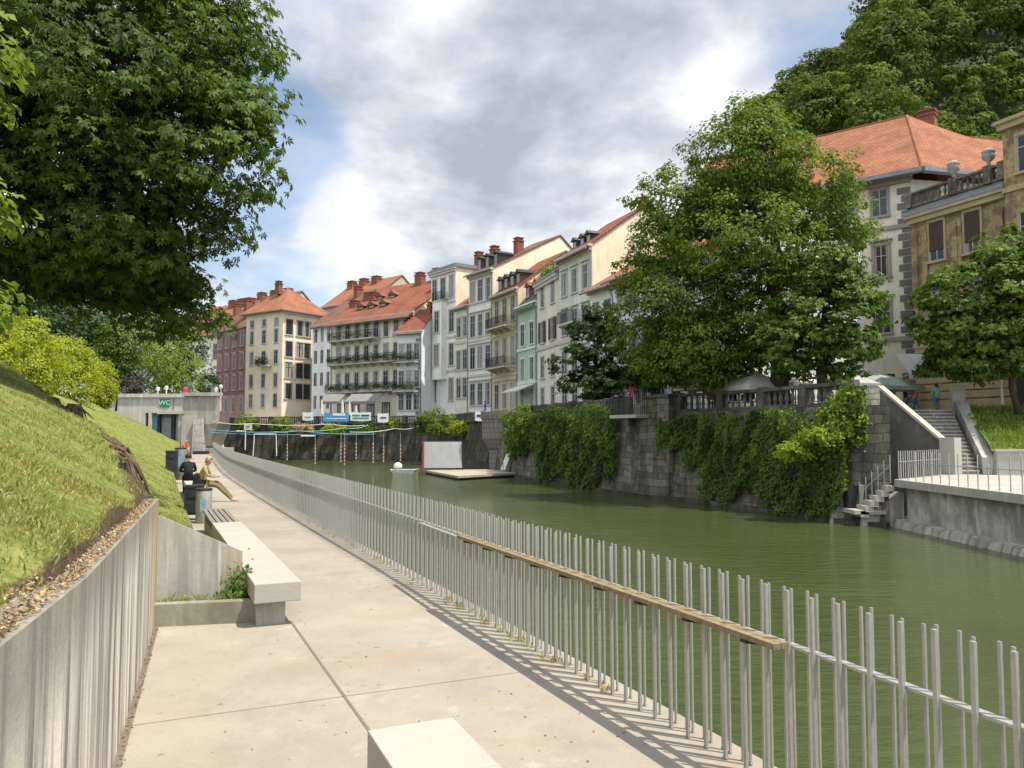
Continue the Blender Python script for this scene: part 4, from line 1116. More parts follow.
# ------------------------------------------------------------------ far bank: ground
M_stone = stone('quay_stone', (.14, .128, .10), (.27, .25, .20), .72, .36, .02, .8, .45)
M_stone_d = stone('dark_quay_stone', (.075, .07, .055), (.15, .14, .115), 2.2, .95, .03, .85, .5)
M_pave, nt, b = mat('street_paving', .9, .2); c = ramp(nt, noise(nt, coords(nt), 3, 6, .7), [(.35, (.20, .19, .17)), (.65, (.33, .31, .28))]); nt.links.new(c, b.inputs['Base Color'])
S_BAST = q_at_px(492)
qn = 90
def quay(s0, s1, name, label, m, setb=.55, top=STREET - .02, foot=True, n=30):
    p0, _ = QL.at(s0); r = empty(name, (p0.x, p0.y, WZ), 0, label, 'wall')
    mb = MB(); rows = []
    for i in range(n + 1):
        s = s0 + (s1 - s0) * i / n
        a = QL.at(s, 0)[0] - p0; b = QL.at(s, -setb)[0] - p0; c = QL.at(s, -setb - .6)[0] - p0
        rows.append([(a.x, a.y, -.6), (a.x, a.y, 0), (b.x, b.y, top - WZ), (c.x, c.y, top - WZ)])
    for u, v in zip(rows, rows[1:]):
        for k in range(3): mb.poly([u[k], u[k+1], v[k+1], v[k]])
    mb.build('wall_face', m, r)
    if foot:
        mb = MB()
        for i in range(n):
            a0 = QL.at(s0 + (s1 - s0) * i / n, .28)[0] - p0; a1 = QL.at(s0 + (s1 - s0) * (i + 1) / n, .28)[0] - p0
            b1 = QL.at(s0 + (s1 - s0) * (i + 1) / n, -.1)[0] - p0; b0 = QL.at(s0 + (s1 - s0) * i / n, -.1)[0] - p0
            mb.hexa([(q.x, q.y, -.6) for q in (a0, a1, b1, b0)][::-1], [(q.x, q.y, .16) for q in (a0, a1, b1, b0)][::-1])
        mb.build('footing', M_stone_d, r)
    return r
quay(0, S_BAST, 'quay_wall', 'battered stone quay wall hung with ivy below the cafe terrace', M_stone)
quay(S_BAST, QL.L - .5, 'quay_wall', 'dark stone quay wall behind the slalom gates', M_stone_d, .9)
# buttresses + caps on dark wall as parts of look: pilaster ribs
rb = empty('quay_buttress', (0, 0, 0), 0, 'sloping stone ribs along the dark quay wall', 'buttress'); rb_root = rb
pro = None
for k, px in enumerate((452, 436, 418, 398, 378, 358, 338, 318, 298, 278, 258)):
    s = q_at_px(px); p, d = QL.at(s); ang = math.atan2(d.y, d.x)
    m = MB(); m.hexa([(-.35, -.3, -.6), (.35, -.3, -.6), (.35, .55, -.6), (-.35, .55, -.6)], [(-.25, -1.2, 3.4), (.25, -1.2, 3.4), (.25, -.75, 3.4), (-.25, -.75, 3.4)])
    if k == 0:
        me = m.mesh('quay_buttress', [M_stone_d]); bpy.data.objects.remove(rb_root)
    o = bpy.data.objects.new('quay_buttress', me); COL.objects.link(o); o.location = (p.x, p.y, WZ); o.rotation_euler = (0, 0, ang)
    tag(o, 'leaning stone rib on the dark quay wall by the slalom gates', 'buttress', 'stone ribs of the dark quay wall')
# street sheet
ring = [tuple(QL.at(s, -1.1)[0]) for s in np.linspace(q_at_px(842), QL.L - .5, 60)]
ring = [(21.6, 39.5), (14.3, 39)] [:1] + [(16.9, 36.0)] + ring
poly = ring + [(-90, 1500), (2400, 1500), (2400, -600), (60, -600), (60, 34), (24, 38.5)]
mb = MB(); mb.poly([(x, y, STREET) for x, y in poly][::-1]); st = struct(mb.build('street', M_pave))

# parapets, balustrade
M_balus = stone('balustrade_stone', (.12, .115, .10), (.18, .17, .15), 1.5, .6, .01, .7)
def parapet(s0, s1, label, solid=False, z=STREET, off=-.85, h=.95, name='balustrade', m=None, plants=False, group=None):
    p0, _ = QL.at(s0, off); r = empty(name, (p0.x, p0.y, z), 0, label, 'balustrade' if not solid else 'parapet', group)
    L = s1 - s0; n = max(1, int(L / 2.4)); post = MB(); rail = MB(); bal = MB(); m = m or M_balus
    for i in range(n + 1):
        s = s0 + L * i / n; p, d = QL.at(s, off); M = Matrix.Translation((p.x - p0.x, p.y - p0.y, 0)) @ Matrix.Rotation(math.atan2(d.y, d.x), 4, 'Z')
        post = MB(); post.box(-.2, .2, -.19, .19, 0, h + .06, 0, M); post.build('post', m, r)
        if i < n:
            q, _ = QL.at(s0 + L * (i + 1) / n, off)
            a = Vector((p.x - p0.x, p.y - p0.y, 0)); b = Vector((q.x - p0.x, q.y - p0.y, 0)); u = (b - a).normalized()
            rail.bar(a + u * .2 + Vector((0, 0, h - .07)), b - u * .2 + Vector((0, 0, h - .07)), .34, .15)
            rail.bar(a + u * .2 + Vector((0, 0, .075)), b - u * .2 + Vector((0, 0, .075)), .3, .15)
            if solid: rail.bar(a + u * .2 + Vector((0, 0, h * .5)), b - u * .2 + Vector((0, 0, h * .5)), .22, h - .3)
            else:
                k = 6; ln = (b - a).length
                for j in range(k):
                    c = a + u * (.45 + (ln - .9) * j / (k - 1)); 
                    if L < 30:
                        if 'bal' not in _c: q_ = MB(); q_.lathe((0, 0, 0), [(.09, 0), (.06, .1), (.10, .25), (.05, .5), (.085, h - .31)], 8); _c['bal'] = q_.mesh('baluster', [m])
                        inst('baluster', _c['bal'], r, (c.x, c.y, .152))
                    else: bal.lathe((c.x, c.y, .152), [(.09, 0), (.06, .1), (.10, .25), (.05, .5), (.085, h - .31)], 6)
    rail.build('rail', m, r)
    if bal.v: bal.build('baluster_row', m, r)['kind'] = 'stuff'
    return r
parapet(q_at_px(838), q_at_px(668), 'stone balustrade along the cafe terrace above the ivy')
parapet(q_at_px(615), q_at_px(512), 'solid stone parapet above the ivy by the dark tree', True)
parapet(q_at_px(474), q_at_px(425), 'low stone parapet behind the green bushes', True, z=3.0)
parapet(q_at_px(415), q_at_px(226), 'long stone parapet carrying the banners', False, z=3.0, m=M_balus)
# pier near balcony
s = q_at_px(652); p, d = QL.at(s, -.35); r = empty('stone_pier', (p.x, p.y, WZ), math.atan2(d.y, d.x), 'square stone pier beside the small riverside balcony', 'pier')
m = MB(); m.hexa([(-1.4, -.6, 0), (1.4, -.6, 0), (1.4, .55, 0), (-1.4, .55, 0)], [(-1.1, -.6, 5.35), (1.1, -.6, 5.35), (1.1, .2, 5.35), (-1.1, .2, 5.35)]); m.build('shaft', M_stone, r)
m = MB(); m.box(-1.2, 1.2, -.7, .3, 5.353, 5.5); m.build('cap', M_balus, r)
# balcony
s = q_at_px(633); p, d = QL.at(s, 0); r = empty('balcony', (p.x, p.y, STREET - .1), math.atan2(d.y, d.x), 'small riverside balcony with iron railing and pink flowers', 'balcony')
m = MB(); m.box(-1.25, 1.25, -.9, .75, -.18, 0); m.build('slab', M_c1, r)
m = MB(); x = -1.2
while x <= 1.21: m.box(x - .012, x + .012, .68, .705, 0, 1.25); x += .15
for y in np.arange(-.8, .68, .15): m.box(-1.2, -1.176, y, y + .024, 0, 1.25); m.box(1.176, 1.2, y, y + .024, 0, 1.25)
m.box(-1.22, 1.22, .675, .71, 1.253, 1.29); m.build('railing', M_iron, r)
rs = np.random.RandomState(9); n = 130
pos = np.column_stack([-1.0 + rs.normal(size=n) * .17, .8 + rs.normal(size=n) * .1, 1.25 + rs.normal(size=n) * .16])
fo = leaf_object('foliage', pos, rs.normal(size=(n, 3)), .09, leafmat('pink_petals', (.25, .04, .10), (.5, .12, .22), .2), r, 'rhomb', rs, width=.45)

# bastion
s = S_BAST; p, d = QL.at(s, -1.2); r = empty('bastion', (p.x, p.y, WZ), math.atan2(d.y, d.x), 'rounded stone bastion with corbelled base beside the pontoon', 'bastion')
m = MB()
def dshape(R, z, n=14): return [(R * cos(pi * k / n) , R * .9 * sin(pi * k / n) + .0, z) for k in range(n + 1)]
prof = [(1.55, 0), (1.5, 1.9), (1.6, 2.0), (2.2, 2.9), (2.25, 4.6), (2.35, 4.65), (2.35, 5.25)]
rings = [dshape(a, z) + [(-a, -3, z), (a, -3, z)] for a, z in prof]
for a, b in zip(rings, rings[1:]):
    k = len(a)
    for i in range(k): j = (i + 1) % k; m.poly([a[i], a[j], b[j], b[i]])
m.poly(rings[-1]); m.build('masonry', stone('bastion_stone', (.24, .22, .18), (.34, .32, .27), .9, .45, .03, .65, .3), r)

# ------------------------------------------------------------------ houses
WIN = {}
def window_mesh(w_, h, style, fm, gm, arch=False):
    key = (round(w_, 2), round(h, 2), style, fm.name, gm.name, arch)
    if key in WIN: return WIN[key]
    f = MB(); t = .13 if w_ > .8 else .1
    if style != 'bare':
        f.box(-w_/2 - t, -w_/2, -.07, 0, 0, h); f.box(w_/2, w_/2 + t, -.07, 0, 0, h)
        f.box(-w_/2 - t - .06, w_/2 + t + .06, -.16, 0, -.12, -.002)
        f.box(-w_/2 - t, w_/2 + t, -.09, 0, h + .002, h + t + .04)
        if style == 'hood': f.box(-w_/2 - t - .12, w_/2 + t + .12, -.22, 0, h + t + .16, h + t + .26)
        if style == 'hood': f.box(-w_/2 - t, w_/2 + t, -.06, 0, h + t + .042, h + t + .158)
    g = MB(); g.box(-w_/2, w_/2, -.012, .0, 0, h)
    if arch:
        n = 8; f.poly([(-w_/2, -.014, h)] + [(-w_/2, -.014, h)]) if False else None
    s = MB(); b_ = .045
    s.box(-w_/2, -w_/2 + b_, -.04, -.014, 0, h); s.box(w_/2 - b_, w_/2, -.04, -.014, 0, h)
    s.box(-w_/2 + b_, w_/2 - b_, -.04, -.014, 0, b_); s.box(-w_/2 + b_, w_/2 - b_, -.04, -.014, h - b_, h)
    s.box(-.03, .03, -.044, -.014, b_, h - b_); s.box(-w_/2 + b_, w_/2 - b_, -.042, -.014, h * .66, h * .66 + .05)
    WIN[key] = ((f if style != 'bare' else s).mesh('window', [fm]), g.mesh('pane', [gm]), s.mesh('sash', [M_sash if style != 'darksash' else M_brown]), style == 'bare')
    return WIN[key]
def add_windows(root, x0, x1, y, rows, ncol, fm, rot=0, gm=None, axis='x', cols=None):
    """rows: list of (z sill, h, w, style[, options])"""
    for (z, h, w_, style, *opt) in rows:
        opt = opt[0] if opt else {}
        nc = opt.get('n', ncol); cs = opt.get('cols') or cols or [(i + .5) / nc for i in range(nc)]
        for c in cs:
            t = x0 + (x1 - x0) * c
            me = window_mesh(w_, h, style, fm, gm or M_glass)
            loc = (t, y, z) if axis == 'x' else (y, t, z)
            wo = inst('window', me[0], root, loc, rot)
            inst('pane', me[1], wo)
            if not me[3]: inst('sash', me[2], wo)
            if opt.get('shut'):
                k = ('shut', round(w_, 2), round(h, 2), opt['shut'].name)
                if k not in WIN:
                    s = MB(); ww = w_ * .5
                    for sg in (-1, 1): s.box(sg * (w_/2 + .02), sg * (w_/2 + .02 + ww), -.13, -.085, 0, h)
                    WIN[k] = s.mesh('shutter', [opt['shut']])
                inst('shutter', WIN[k], wo)
def chimney(root, x, y, z0, z1, w_=.7, d_=.6, m=None, cap=True):
    z1 = z0 + (z1 - z0) * .62; w_ *= .8
    c = MB(); c.box(x - w_/2, x + w_/2, y - d_/2, y + d_/2, z0, z1)
    if cap:
        c.box(x - w_/2 - .08, x + w_/2 + .08, y - d_/2 - .08, y + d_/2 + .08, z1 + .002, z1 + .14)
        c.box(x - w_/2 + .08, x + w_/2 - .08, y - d_/2 + .08, y + d_/2 - .08, z1 + .142, z1 + .38)
        c.box(x - w_/2 - .04, x + w_/2 + .04, y - d_/2 - .04, y + d_/2 + .04, z1 + .382, z1 + .5)
    return c.build('chimney', m or M_chim, root)
def dormer(roof, x, y, z, w_=1.1, h=1.3, m=None, rm=None, depth=2.2):
    c = MB(); c.box(x - w_/2, x + w_/2, y, y + depth, z - .6, z + h)
    o = c.build('dormer', m or M_brown, roof)
    r = MB(); hh = w_ * .45
    lo = [(x - w_/2 - .15, y - .2, z + h), (x + w_/2 + .15, y - .2, z + h), (x, y - .2, z + h + hh)]
    hi = [(a, y + depth, c_) for a, _, c_ in lo]
    n = len(r.v); r.poly([lo[0], lo[1], lo[2]]); r.poly([hi[2], hi[1], hi[0]]); r.poly([lo[1], hi[1], hi[2], lo[2]]); r.poly([lo[0], lo[2], hi[2], hi[0]]); r.poly([lo[0], hi[0], hi[1], lo[1]])
    r.build('dormer_roof', rm or M_tile, o)
    g = MB(); g.box(x - w_*.32, x + w_*.32, y - .02, y - .003, z + .15, z + h - .1); g.build('dormer_window', M_glass, o)
M_tile = tiles('red_tiles', (.30, .105, .06), (.20, .08, .052))
M_tile_o = tiles('orange_tiles', (.36, .15, .085), (.27, .115, .07))
M_tile_b = tiles('brown_tiles', (.24, .12, .075), (.17, .095, .065))
M_tile_g = tiles('grey_slate', (.10, .095, .095), (.15, .14, .135))
def house(name, label, far, near, depth, z0, ze, wall, roof=None, rise=3.5, ridge=.5, rows=(), ncol=3, trim=None, over=.5, kind='gable', side_rows=(), side_n=2, band=(), quoin=False, cols=None, cat='house', left_rows=(), left_n=3):
    far = Vector(far[:2]); near = Vector(near[:2]); d = near - far; L = d.length
    r = empty(name, (far.x, far.y, z0), math.atan2(d.y, d.x), label, cat, 'houses along the far bank' if cat == 'house' else None)
    H = ze - z0; trim = trim or M_trim; yr = depth * ridge
    w_ = MB()
    if kind == 'gable':
        prof = [(0, 0), (depth, 0), (depth, H), (yr, H + rise - .06), (0, H)]
        A_ = [(0, y, z) for y, z in prof]; B_ = [(L, y, z) for y, z in prof]
        w_.poly(A_[::-1]); w_.poly(B_)
        for i in range(len(prof)):
            j = (i + 1) % len(prof); w_.poly([A_[i], A_[j], B_[j], B_[i]])
    else: w_.box(0, L, 0, depth, 0, H)
    w_.build('wall', wall, r)
    cm = MB()
    cm.box(-.12, L + .12, -.28, -.003, H - .5, H - .2); cm.box(-.2, L + .2, -.42, -.003, H - .197, H - .003)
    cm.build('cornice', trim, r)
    for z in band: cm = MB(); cm.box(-.05, L + .05, -.12, -.003, z - z0, z - z0 + .28); cm.build('string_course', trim, r)
    cm = MB(); cm.box(-.04, L + .04, -.1, -.003, 0, .7); cm.build('plinth', trim, r)
    if quoin:
        q = MB(); z = .8; k = 0
        while z < H - .9: q.box(L - (.75 if k % 2 else .5), L + .015, -.05, -.003, z, z + .42); q.box(L + .003, L + .05, -.05, .6 if k % 2 else .35, z, z + .42); z += .5; k += 1
        q.build('quoins', quoin, r)
    ro = None
    if kind == 'gable':
        t = .16; m = MB()
        for (ya, za, yb, zb) in ((-over, H - over * rise / yr, yr, H + rise), (yr, H + rise, depth + .3, H - .3 * rise / (depth - yr))):
            m.hexa([(-.15, ya, za), (L + .15, ya, za), (L + .15, yb, zb), (-.15, yb, zb)], [(-.15, ya, za + t), (L + .15, ya, za + t), (L + .15, yb, zb + t), (-.15, yb, zb + t)])
        ro = m.build('roof', roof, r)
        g = MB(); g.tube([(-.3, -over - .08, H - over * rise / yr + .02), (L + .3, -over - .08, H - over * rise / yr + .02)], .09, 8); g.tube([(L - .05, -over * .6, H - .5), (L - .05, -.12, H - 1.2), (L - .05, -.12, 0)], .06, 6); g.build('gutter', M_copper, r)
    elif kind == 'hip':
        o_ = over; m = MB(); hx = min(L * .42, rise * 1.1)
        c = [(-o_, -o_, H), (L + o_, -o_, H), (L + o_, depth + o_, H), (-o_, depth + o_, H)]
        if L >= depth: a = (depth * .5, depth * .5, H + rise); b = (L - depth * .5, depth * .5, H + rise)
        else: a = (L * .5, L * .5, H + rise); b = (L * .5, depth - L * .5, H + rise)
        if L >= depth:
            m.poly([c[0], c[1], b, a]); m.poly([c[1], c[2], b]); m.poly([c[2], c[3], a, b]); m.poly([c[3], c[0], a])
        else:
            m.poly([c[0], c[1], a]); m.poly([c[1], c[2], b, a]); m.poly([c[2], c[3], b]); m.poly([c[3], c[0], a, b])
        m.box(-o_, L + o_, -o_, depth + o_, H - .14, H - .004, 1)
        ro = m.build('roof', [roof, M_copper], r)
    else:
        m = MB(); m.box(-.25, L + .25, -.45, depth + .2, H + .003, H + .22); m.box(-.1, L + .1, -.1, depth, H + .222, H + .5); ro = m.build('roof', roof or M_copper, r)
    rr = [(z - z0, *rest) for z, *rest in rows]
    add_windows(r, L * .02, L * .98, 0, rr, ncol, trim, cols=cols)
    if side_rows: add_windows(r, 0, depth, L, [(z - z0, *rest) for z, *rest in side_rows], side_n, trim, pi / 2, axis='y')
    if left_rows: add_windows(r, 0, depth, 0, [(z - z0, *rest) for z, *rest in left_rows], left_n, trim, -pi / 2, axis='y')
    return r, ro, L, H
def G2(px, D): q = P(px, 400, D); return (q.x, D)
def Zp(py, D): return P(512, py, D).z
def rowsz(ys, D, h, w_, style='plain', opts=None):
    """centres of window rows measured in the photo -> sills"""
    return [(Zp(y, D) - h / 2, h, w_, style, (opts or {}).get(i, {})) for i, y in enumerate(ys)]
def balcony_row(root, x0, x1, z, dep=1.1, h=1.0, m=None, plants=None, slab=None, brackets=True, seed=0, bar=.14):
    s = MB(); s.box(x0, x1, -dep, -.003, z - .16, z)
    if brackets:
        n = max(2, int((x1 - x0) / 1.6) + 1)
        for i in range(n):
            x = x0 + .2 + (x1 - x0 - .4) * i / (n - 1); s.hexa([(x - .07, -.3, z - .55), (x + .07, -.3, z - .55), (x + .07, -.004, z - .55), (x - .07, -.004, z - .55)], [(x - .07, -dep + .1, z - .162), (x + .07, -dep + .1, z - .162), (x + .07, -.004, z - .162), (x - .07, -.004, z - .162)])
    b = s.build('balcony', slab or M_trim, root)
    r = MB(); x = x0 + .03
    while x < x1: r.box(x - .012, x + .012, -dep + .03, -dep + .055, z, z + h); x += bar
    for xx in (x0 + .03, x1 - .03):
        y = -dep + .1
        while y < -.05: r.box(xx - .012, xx + .012, y, y + .024, z, z + h); y += bar
    r.box(x0, x1, -dep + .015, -dep + .07, z + h, z + h + .05); r.build('railing', m or M_iron, b)
    if plants:
        rs = np.random.RandomState(seed + 3); n = int(plants * (x1 - x0))
        xs = rs.uniform(x0, x1, n); cl = .5 + .5 * np.sin(xs * 2.1 + seed)
        pos = np.column_stack([xs, -dep - .02 + rs.normal(size=n) * .12, z + .55 + rs.normal(size=n) * .28 * (.4 + cl)])
        leaf_object('foliage', pos, rs.normal(size=(n, 3)) + [0, -.4, .6], .17, L_dark, b, 'rhomb', rs)
    return b
pl = plaster
# A grey white with big gable
D = 67
r, ro, L, H = house('gabled_house', 'grey white house with three dark roof dormers and sunlit cream gable', G2(559.5, 70), G2(592.5, 64), 9.5, STREET, 17.4, pl('grey_white', (.50, .50, .47)), M_tile, 3.6, .52,
    rowsz([281, 321, 361, 398], D, 2.0, 1.05, 'hood'), 3, over=.6, band=(Zp(340, 66),))
for x in (.8, 2.3, 3.5): dormer(ro, x + .4, 1.0, H + .5, .8, 1.0, M_dark, M_tile_g)
chimney(ro, L - .4, 5.3, H + 3, H + 4.8, .9, .7)
balcony_row(r, L * .25, L * .75, 8.2, 1.0, 1.0)
# thin lighter, warmer coat on the near gable: sunlit tone put into colour
def gable_coat(r, L, H, depth, rise, yr, m, zlow=0):
    g = MB(); pr = [(.05, zlow), (depth - .05, zlow), (depth - .05, H - .1), (yr, H + rise - .2), (.05, H - .1)]
    a = [(L + .002, y, z) for y, z in pr]; b = [(L + .02, y, z) for y, z in pr]
    g.poly(b); 
    for i in range(5): j = (i + 1) % 5; g.poly([a[i], a[j], b[j], b[i]])
    g.build('gable_wall', m, r)
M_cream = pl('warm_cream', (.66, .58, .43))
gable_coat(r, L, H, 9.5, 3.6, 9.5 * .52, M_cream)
# B beige with roof terrace
D = 73
r, ro, L, H = house('townhouse', 'beige house with plants on its flat roof terrace and brown shutters', G2(537.5, 76.5), G2(559.3, 70.3), 8, STREET, Zp(279, 73), pl('beige', (.56, .52, .43)), M_copper, kind='flat',
    rows=rowsz([294, 330, 366, 398], D, 2.0, 1.0, 'plain', {1: {'shut': M_brown}}), ncol=2, band=(Zp(348, 73),))
rs = np.random.RandomState(2); n = 900
leaf_object('roof_plants', np.column_stack([rs.uniform(.2, L - .2, n), rs.uniform(-.1, .8, n), H + .6 + np.abs(rs.normal(size=n)) * .5]), rs.normal(size=(n, 3)) + [0, 0, .5], .2, L_ivy, r, 'rhomb', rs)
# C green
r, ro, L, H = house('townhouse', 'narrow mint green house with grey dormered roof', G2(518, 81.5), G2(537.3, 76.8), 8, STREET, Zp(304, 79), pl('mint_green', (.40, .50, .40)), M_tile_g, 3.4, .4,
    rowsz([334, 369, 400], 79, 2.2, 1.05, 'plain'), 2, band=(Zp(350, 79), Zp(384, 79)), trim=pl('pale_mint', (.50, .58, .48)))
for x in (L * .3, L * .72): dormer(ro, x, .5, H + .7, 1.1, 1.3, M_brown, M_tile)
m = MB(); m.hexa([(.5, -2.0, 2.9), (L - .3, -2.0, 2.9), (L - .3, -2.0, 3.0), (.5, -2.0, 3.0)][::-1], [(.5, -.2, 3.6), (L - .3, -.2, 3.6), (L - .3, -.2, 3.7), (.5, -.2, 3.7)][::-1]); m.build('awning', pl('awning_grey', (.5, .5, .46)), r)
# D ornate
D = 84
M_orn = pl('ornate_cream', (.56, .49, .34))
r, ro, L, H = house('townhouse', 'ornate yellow cream house with two rows of curved balconies and dormers', G2(492.7, 87.5), G2(517.8, 81.7), 10.5, STREET, Zp(291, 84), M_orn, M_tile, 4.3, .55,
    rowsz([309, 350, 396], D, 2.7, 1.05, 'hood') , 3, band=(Zp(298, 84), Zp(336, 84), Zp(376, 84)), trim=pl('ornate_trim', (.50, .45, .34)))
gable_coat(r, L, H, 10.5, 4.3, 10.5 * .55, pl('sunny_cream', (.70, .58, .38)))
for k in range(4): dormer(ro, L * (.14 + .24 * k), .5, H + .5, 1.0, 1.2, M_brown, M_dark)
for z in (Zp(327, 84), Zp(367, 84)): balcony_row(r, L * .12, L * .92, z - STREET, 1.3, 1.0, slab=pl('ornate_trim', (1, 1, 1)))
# E white tall
D = 89.5
r, ro, L, H = house('gabled_house', 'tall white house with broad sunlit cream gable and red chimneys', G2(468.5, 92), G2(492.5, 87.8), 16, STREET, Zp(271, 89.5), pl('soft_white', (.60, .585, .54)), M_tile_b, 5.0, .6,
    rowsz([290, 324.5, 357, 394], D, 2.5, 1.05, 'hood'), 3, band=(Zp(272 + 30, 89), Zp(340, 89), Zp(376, 89)))
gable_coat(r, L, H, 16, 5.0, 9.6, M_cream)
for x in (.9, 2.6, 4.4): dormer(ro, x, .9, H + .3, .8, 1.6, M_dark, M_dark)
chimney(ro, .2, 3.5, H + 1.5, H + 4.6, 1.1, .9); chimney(ro, L * .6, 5, H + 2.5, H + 5.0, 1.1, .9)
# F low cream
r, ro, L, H = house('townhouse', 'low cream house with plain red roof between two tall white ones', G2(455.5, 95), G2(468.3, 92.2), 10, STREET, Zp(306, 93.5), pl('light_cream', (.58, .55, .47)), M_tile, 3.6, .5,
    rowsz([327, 360, 388], 93.5, 2.3, 1.1, 'plain'), 2, band=(Zp(343, 93),))
# G white with bay
D = 98
r, ro, L, H = house('townhouse', 'white house with projecting centre bay and balcony under a flat cornice', G2(430.5, 100), G2(455.2, 95.4), 13, STREET, Zp(271, 98), pl('bright_white', (.66, .65, .61)), M_copper, kind='flat',
    rows=rowsz([289, 323, 356, 390], D, 2.7, 1.05, 'plain'), ncol=3, band=(Zp(305, 98), Zp(340, 98), Zp(373, 98)), cols=[.14, .86])
b = MB(); zb0 = Zp(380, 98) - STREET; zb1 = Zp(303, 98) - STREET
b.box(L * .32, L * .68, -.9, -.003, zb0, zb1); b.box(L * .30, L * .70, -1.0, -.003, zb1 + .003, zb1 + .2); bo_ = b.build('bay', pl('bright_white', (1, 1, 1)), r)
add_windows(r, L * .32, L * .68, -.903, [(Zp(y, 98) - STREET - 1.3, 2.6, 1.1, 'plain') for y in (323, 356)], 1, M_trim)
add_windows(r, L * .32, L * .68, 0, [(Zp(289, 98) - STREET - 1.3, 2.6, 1.1, 'plain')], 1, M_trim)
balcony_row(r, L * .3, L * .7, zb1 + .2, 1.0, 1.0, brackets=False)
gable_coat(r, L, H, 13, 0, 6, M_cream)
chimney(ro, L - .8, 4, H + .4, H + 3.0, 1.1, .9)
# balcony house
D = 104
Hn, Hf = G2(413, 100), G2(332, 109)
r, ro, L, H = house('balcony_house', 'long cream house with three floors of plant filled balconies and huge red roof', Hf, Hn, 13, 3.2, Zp(316, 104), pl('pale_sand', (.60, .56, .46)), M_tile, 5.6, .62,
    rowsz([330, 352, 379], D, 2.0, .85, 'plain', {}), 8, over=1.2, side_rows=[], band=())
add_windows(r, L * .03, L * .97, 0, [(.3, 2.2, 1.2, 'plain')], 5, M_brown)
for k, (y, a, b_) in enumerate(((338, .02, .62), (362.5, .02, .97), (391, .0, .97))):
    balcony_row(r, L * a, L * b_, Zp(y, 104) - 3.2, 1.3, 1.0, plants=150 if k else 60, seed=k, bar=.2)
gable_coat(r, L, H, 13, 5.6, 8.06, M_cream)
q = MB(); z = .4; k = 0
while z < H * .62: q.box(L - (.9 if k % 2 else .6), L + .03, -.06, -.003, z, z + .45); q.box(L + .024, L + .06, -.06, .8 if k % 2 else .5, z, z + .45); z += .55; k += 1
q.build('quoins', pl('grey_quoin', (.22, .22, .23)), r)
for (x, y, a, b_, w_) in ((.5, 3.5, 1.6, 3.6, 1.6), (2.2, 5.0, 2.4, 5.0, 2.6), (4.8, 3.0, 1.2, 3.2, 1.0), (L * .62, 7.4, 4.5, 7.6, 1.5), (L * .80, 7.9, 4.9, 7.9, 1.4), (L - .6, 5.0, 3.2, 6.6, .8)): chimney(ro, x, y, H + a, H + b_, w_, 1.0)
for (x, y) in ((L * .22, 2.0), (L * .36, 2.0), (L * .5, 2.1), (L * .3, 4.4), (L * .46, 4.4)): dormer(ro, x, y, H + .2 + y * .66, 1.3, .5, M_brown, M_tile_b)
# annex with lower red roof
an, ar, aL, aH = house('house_annex', 'lower white annex with red lean roof at the balcony house corner', G2(397, 98.2), G2(421, 96.4), 3.6, 3.2, Zp(331, 97.5), pl('bluish_white', (.60, .61, .62)), M_tile, 3.0, .95,
    rowsz([352, 379, 402], 97.5, 2.0, .8, 'plain'), 3, over=.5)
chimney(ar, aL * .8, 2.8, aH + 1.2, aH + 4.8, .7, .7)
q = MB(); z = .4; k = 0
while z < aH - 1: q.box(aL - (.8 if k % 2 else .5), aL + .03, -.06, -.003, z, z + .4); z += .5; k += 1
q.build('quoins', pl('grey_quoin', (1, 1, 1)), an)
balcony_row(an, 0, aL - .3, Zp(362, 97.5) - 3.2, 1.0, 1.0, plants=160, seed=8, bar=.2); balcony_row(an, 0, aL - .3, Zp(391, 97.5) - 3.2, 1.0, 1.0, plants=160, seed=9, bar=.2)
# J white narrow
r, ro, L, H = house('townhouse', 'narrow white house left of the balcony house', G2(311.5, 113), G2(331.5, 109.4), 12, 3.2, Zp(324, 111), pl('cool_white', (.66, .66, .65)), M_tile_b, 5.5, .6,
    rowsz([335, 356.5, 379, 402], 111, 1.9, .75, 'bare'), 3, over=.6)
chimney(ro, L * .5, 6, H + 4, H + 6.8, 1.2, 1.0)
# K cream corner house
r, ro, L, H = house('corner_house', 'peach cream corner house with dark arched windows and red hip roof', G2(281.5, 112), G2(327, 119), 8.2, 3.2, Zp(310, 112), pl('peach_cream', (.66, .56, .43)), M_tile_o, 4.2, kind='hip', over=.8,
    rows=[(Zp(y, 113) - 1.1, 2.2, 1.25, 'darksash', {'cols': [.12, .36, .53, .78]}) for y in (327, 349, 370, 391)], left_rows=[(Zp(y, 114) - .9, 1.9 if i else 1.0, .8, 'plain') for i, y in enumerate((320, 337, 358, 381, 401))], left_n=3)
chimney(ro, 2.4, 4.0, H + 3.0, H + 5.4, .9, .9)
bb = MB(); zb = Zp(366, 115) - 3.2; bb.box(-1.0, -.003, 2.2, 4.6, zb - .2, zb); bo_ = bb.build('balcony', M_trim, r)
rs = np.random.RandomState(4); n = 500; leaf_object('foliage', np.column_stack([-1.0 + rs.normal(size=n) * .15, rs.uniform(2.0, 4.8, n), zb + .5 + rs.normal(size=n) * .3]), rs.normal(size=(n, 3)), .22, L_dark, bo_, 'rhomb', rs)
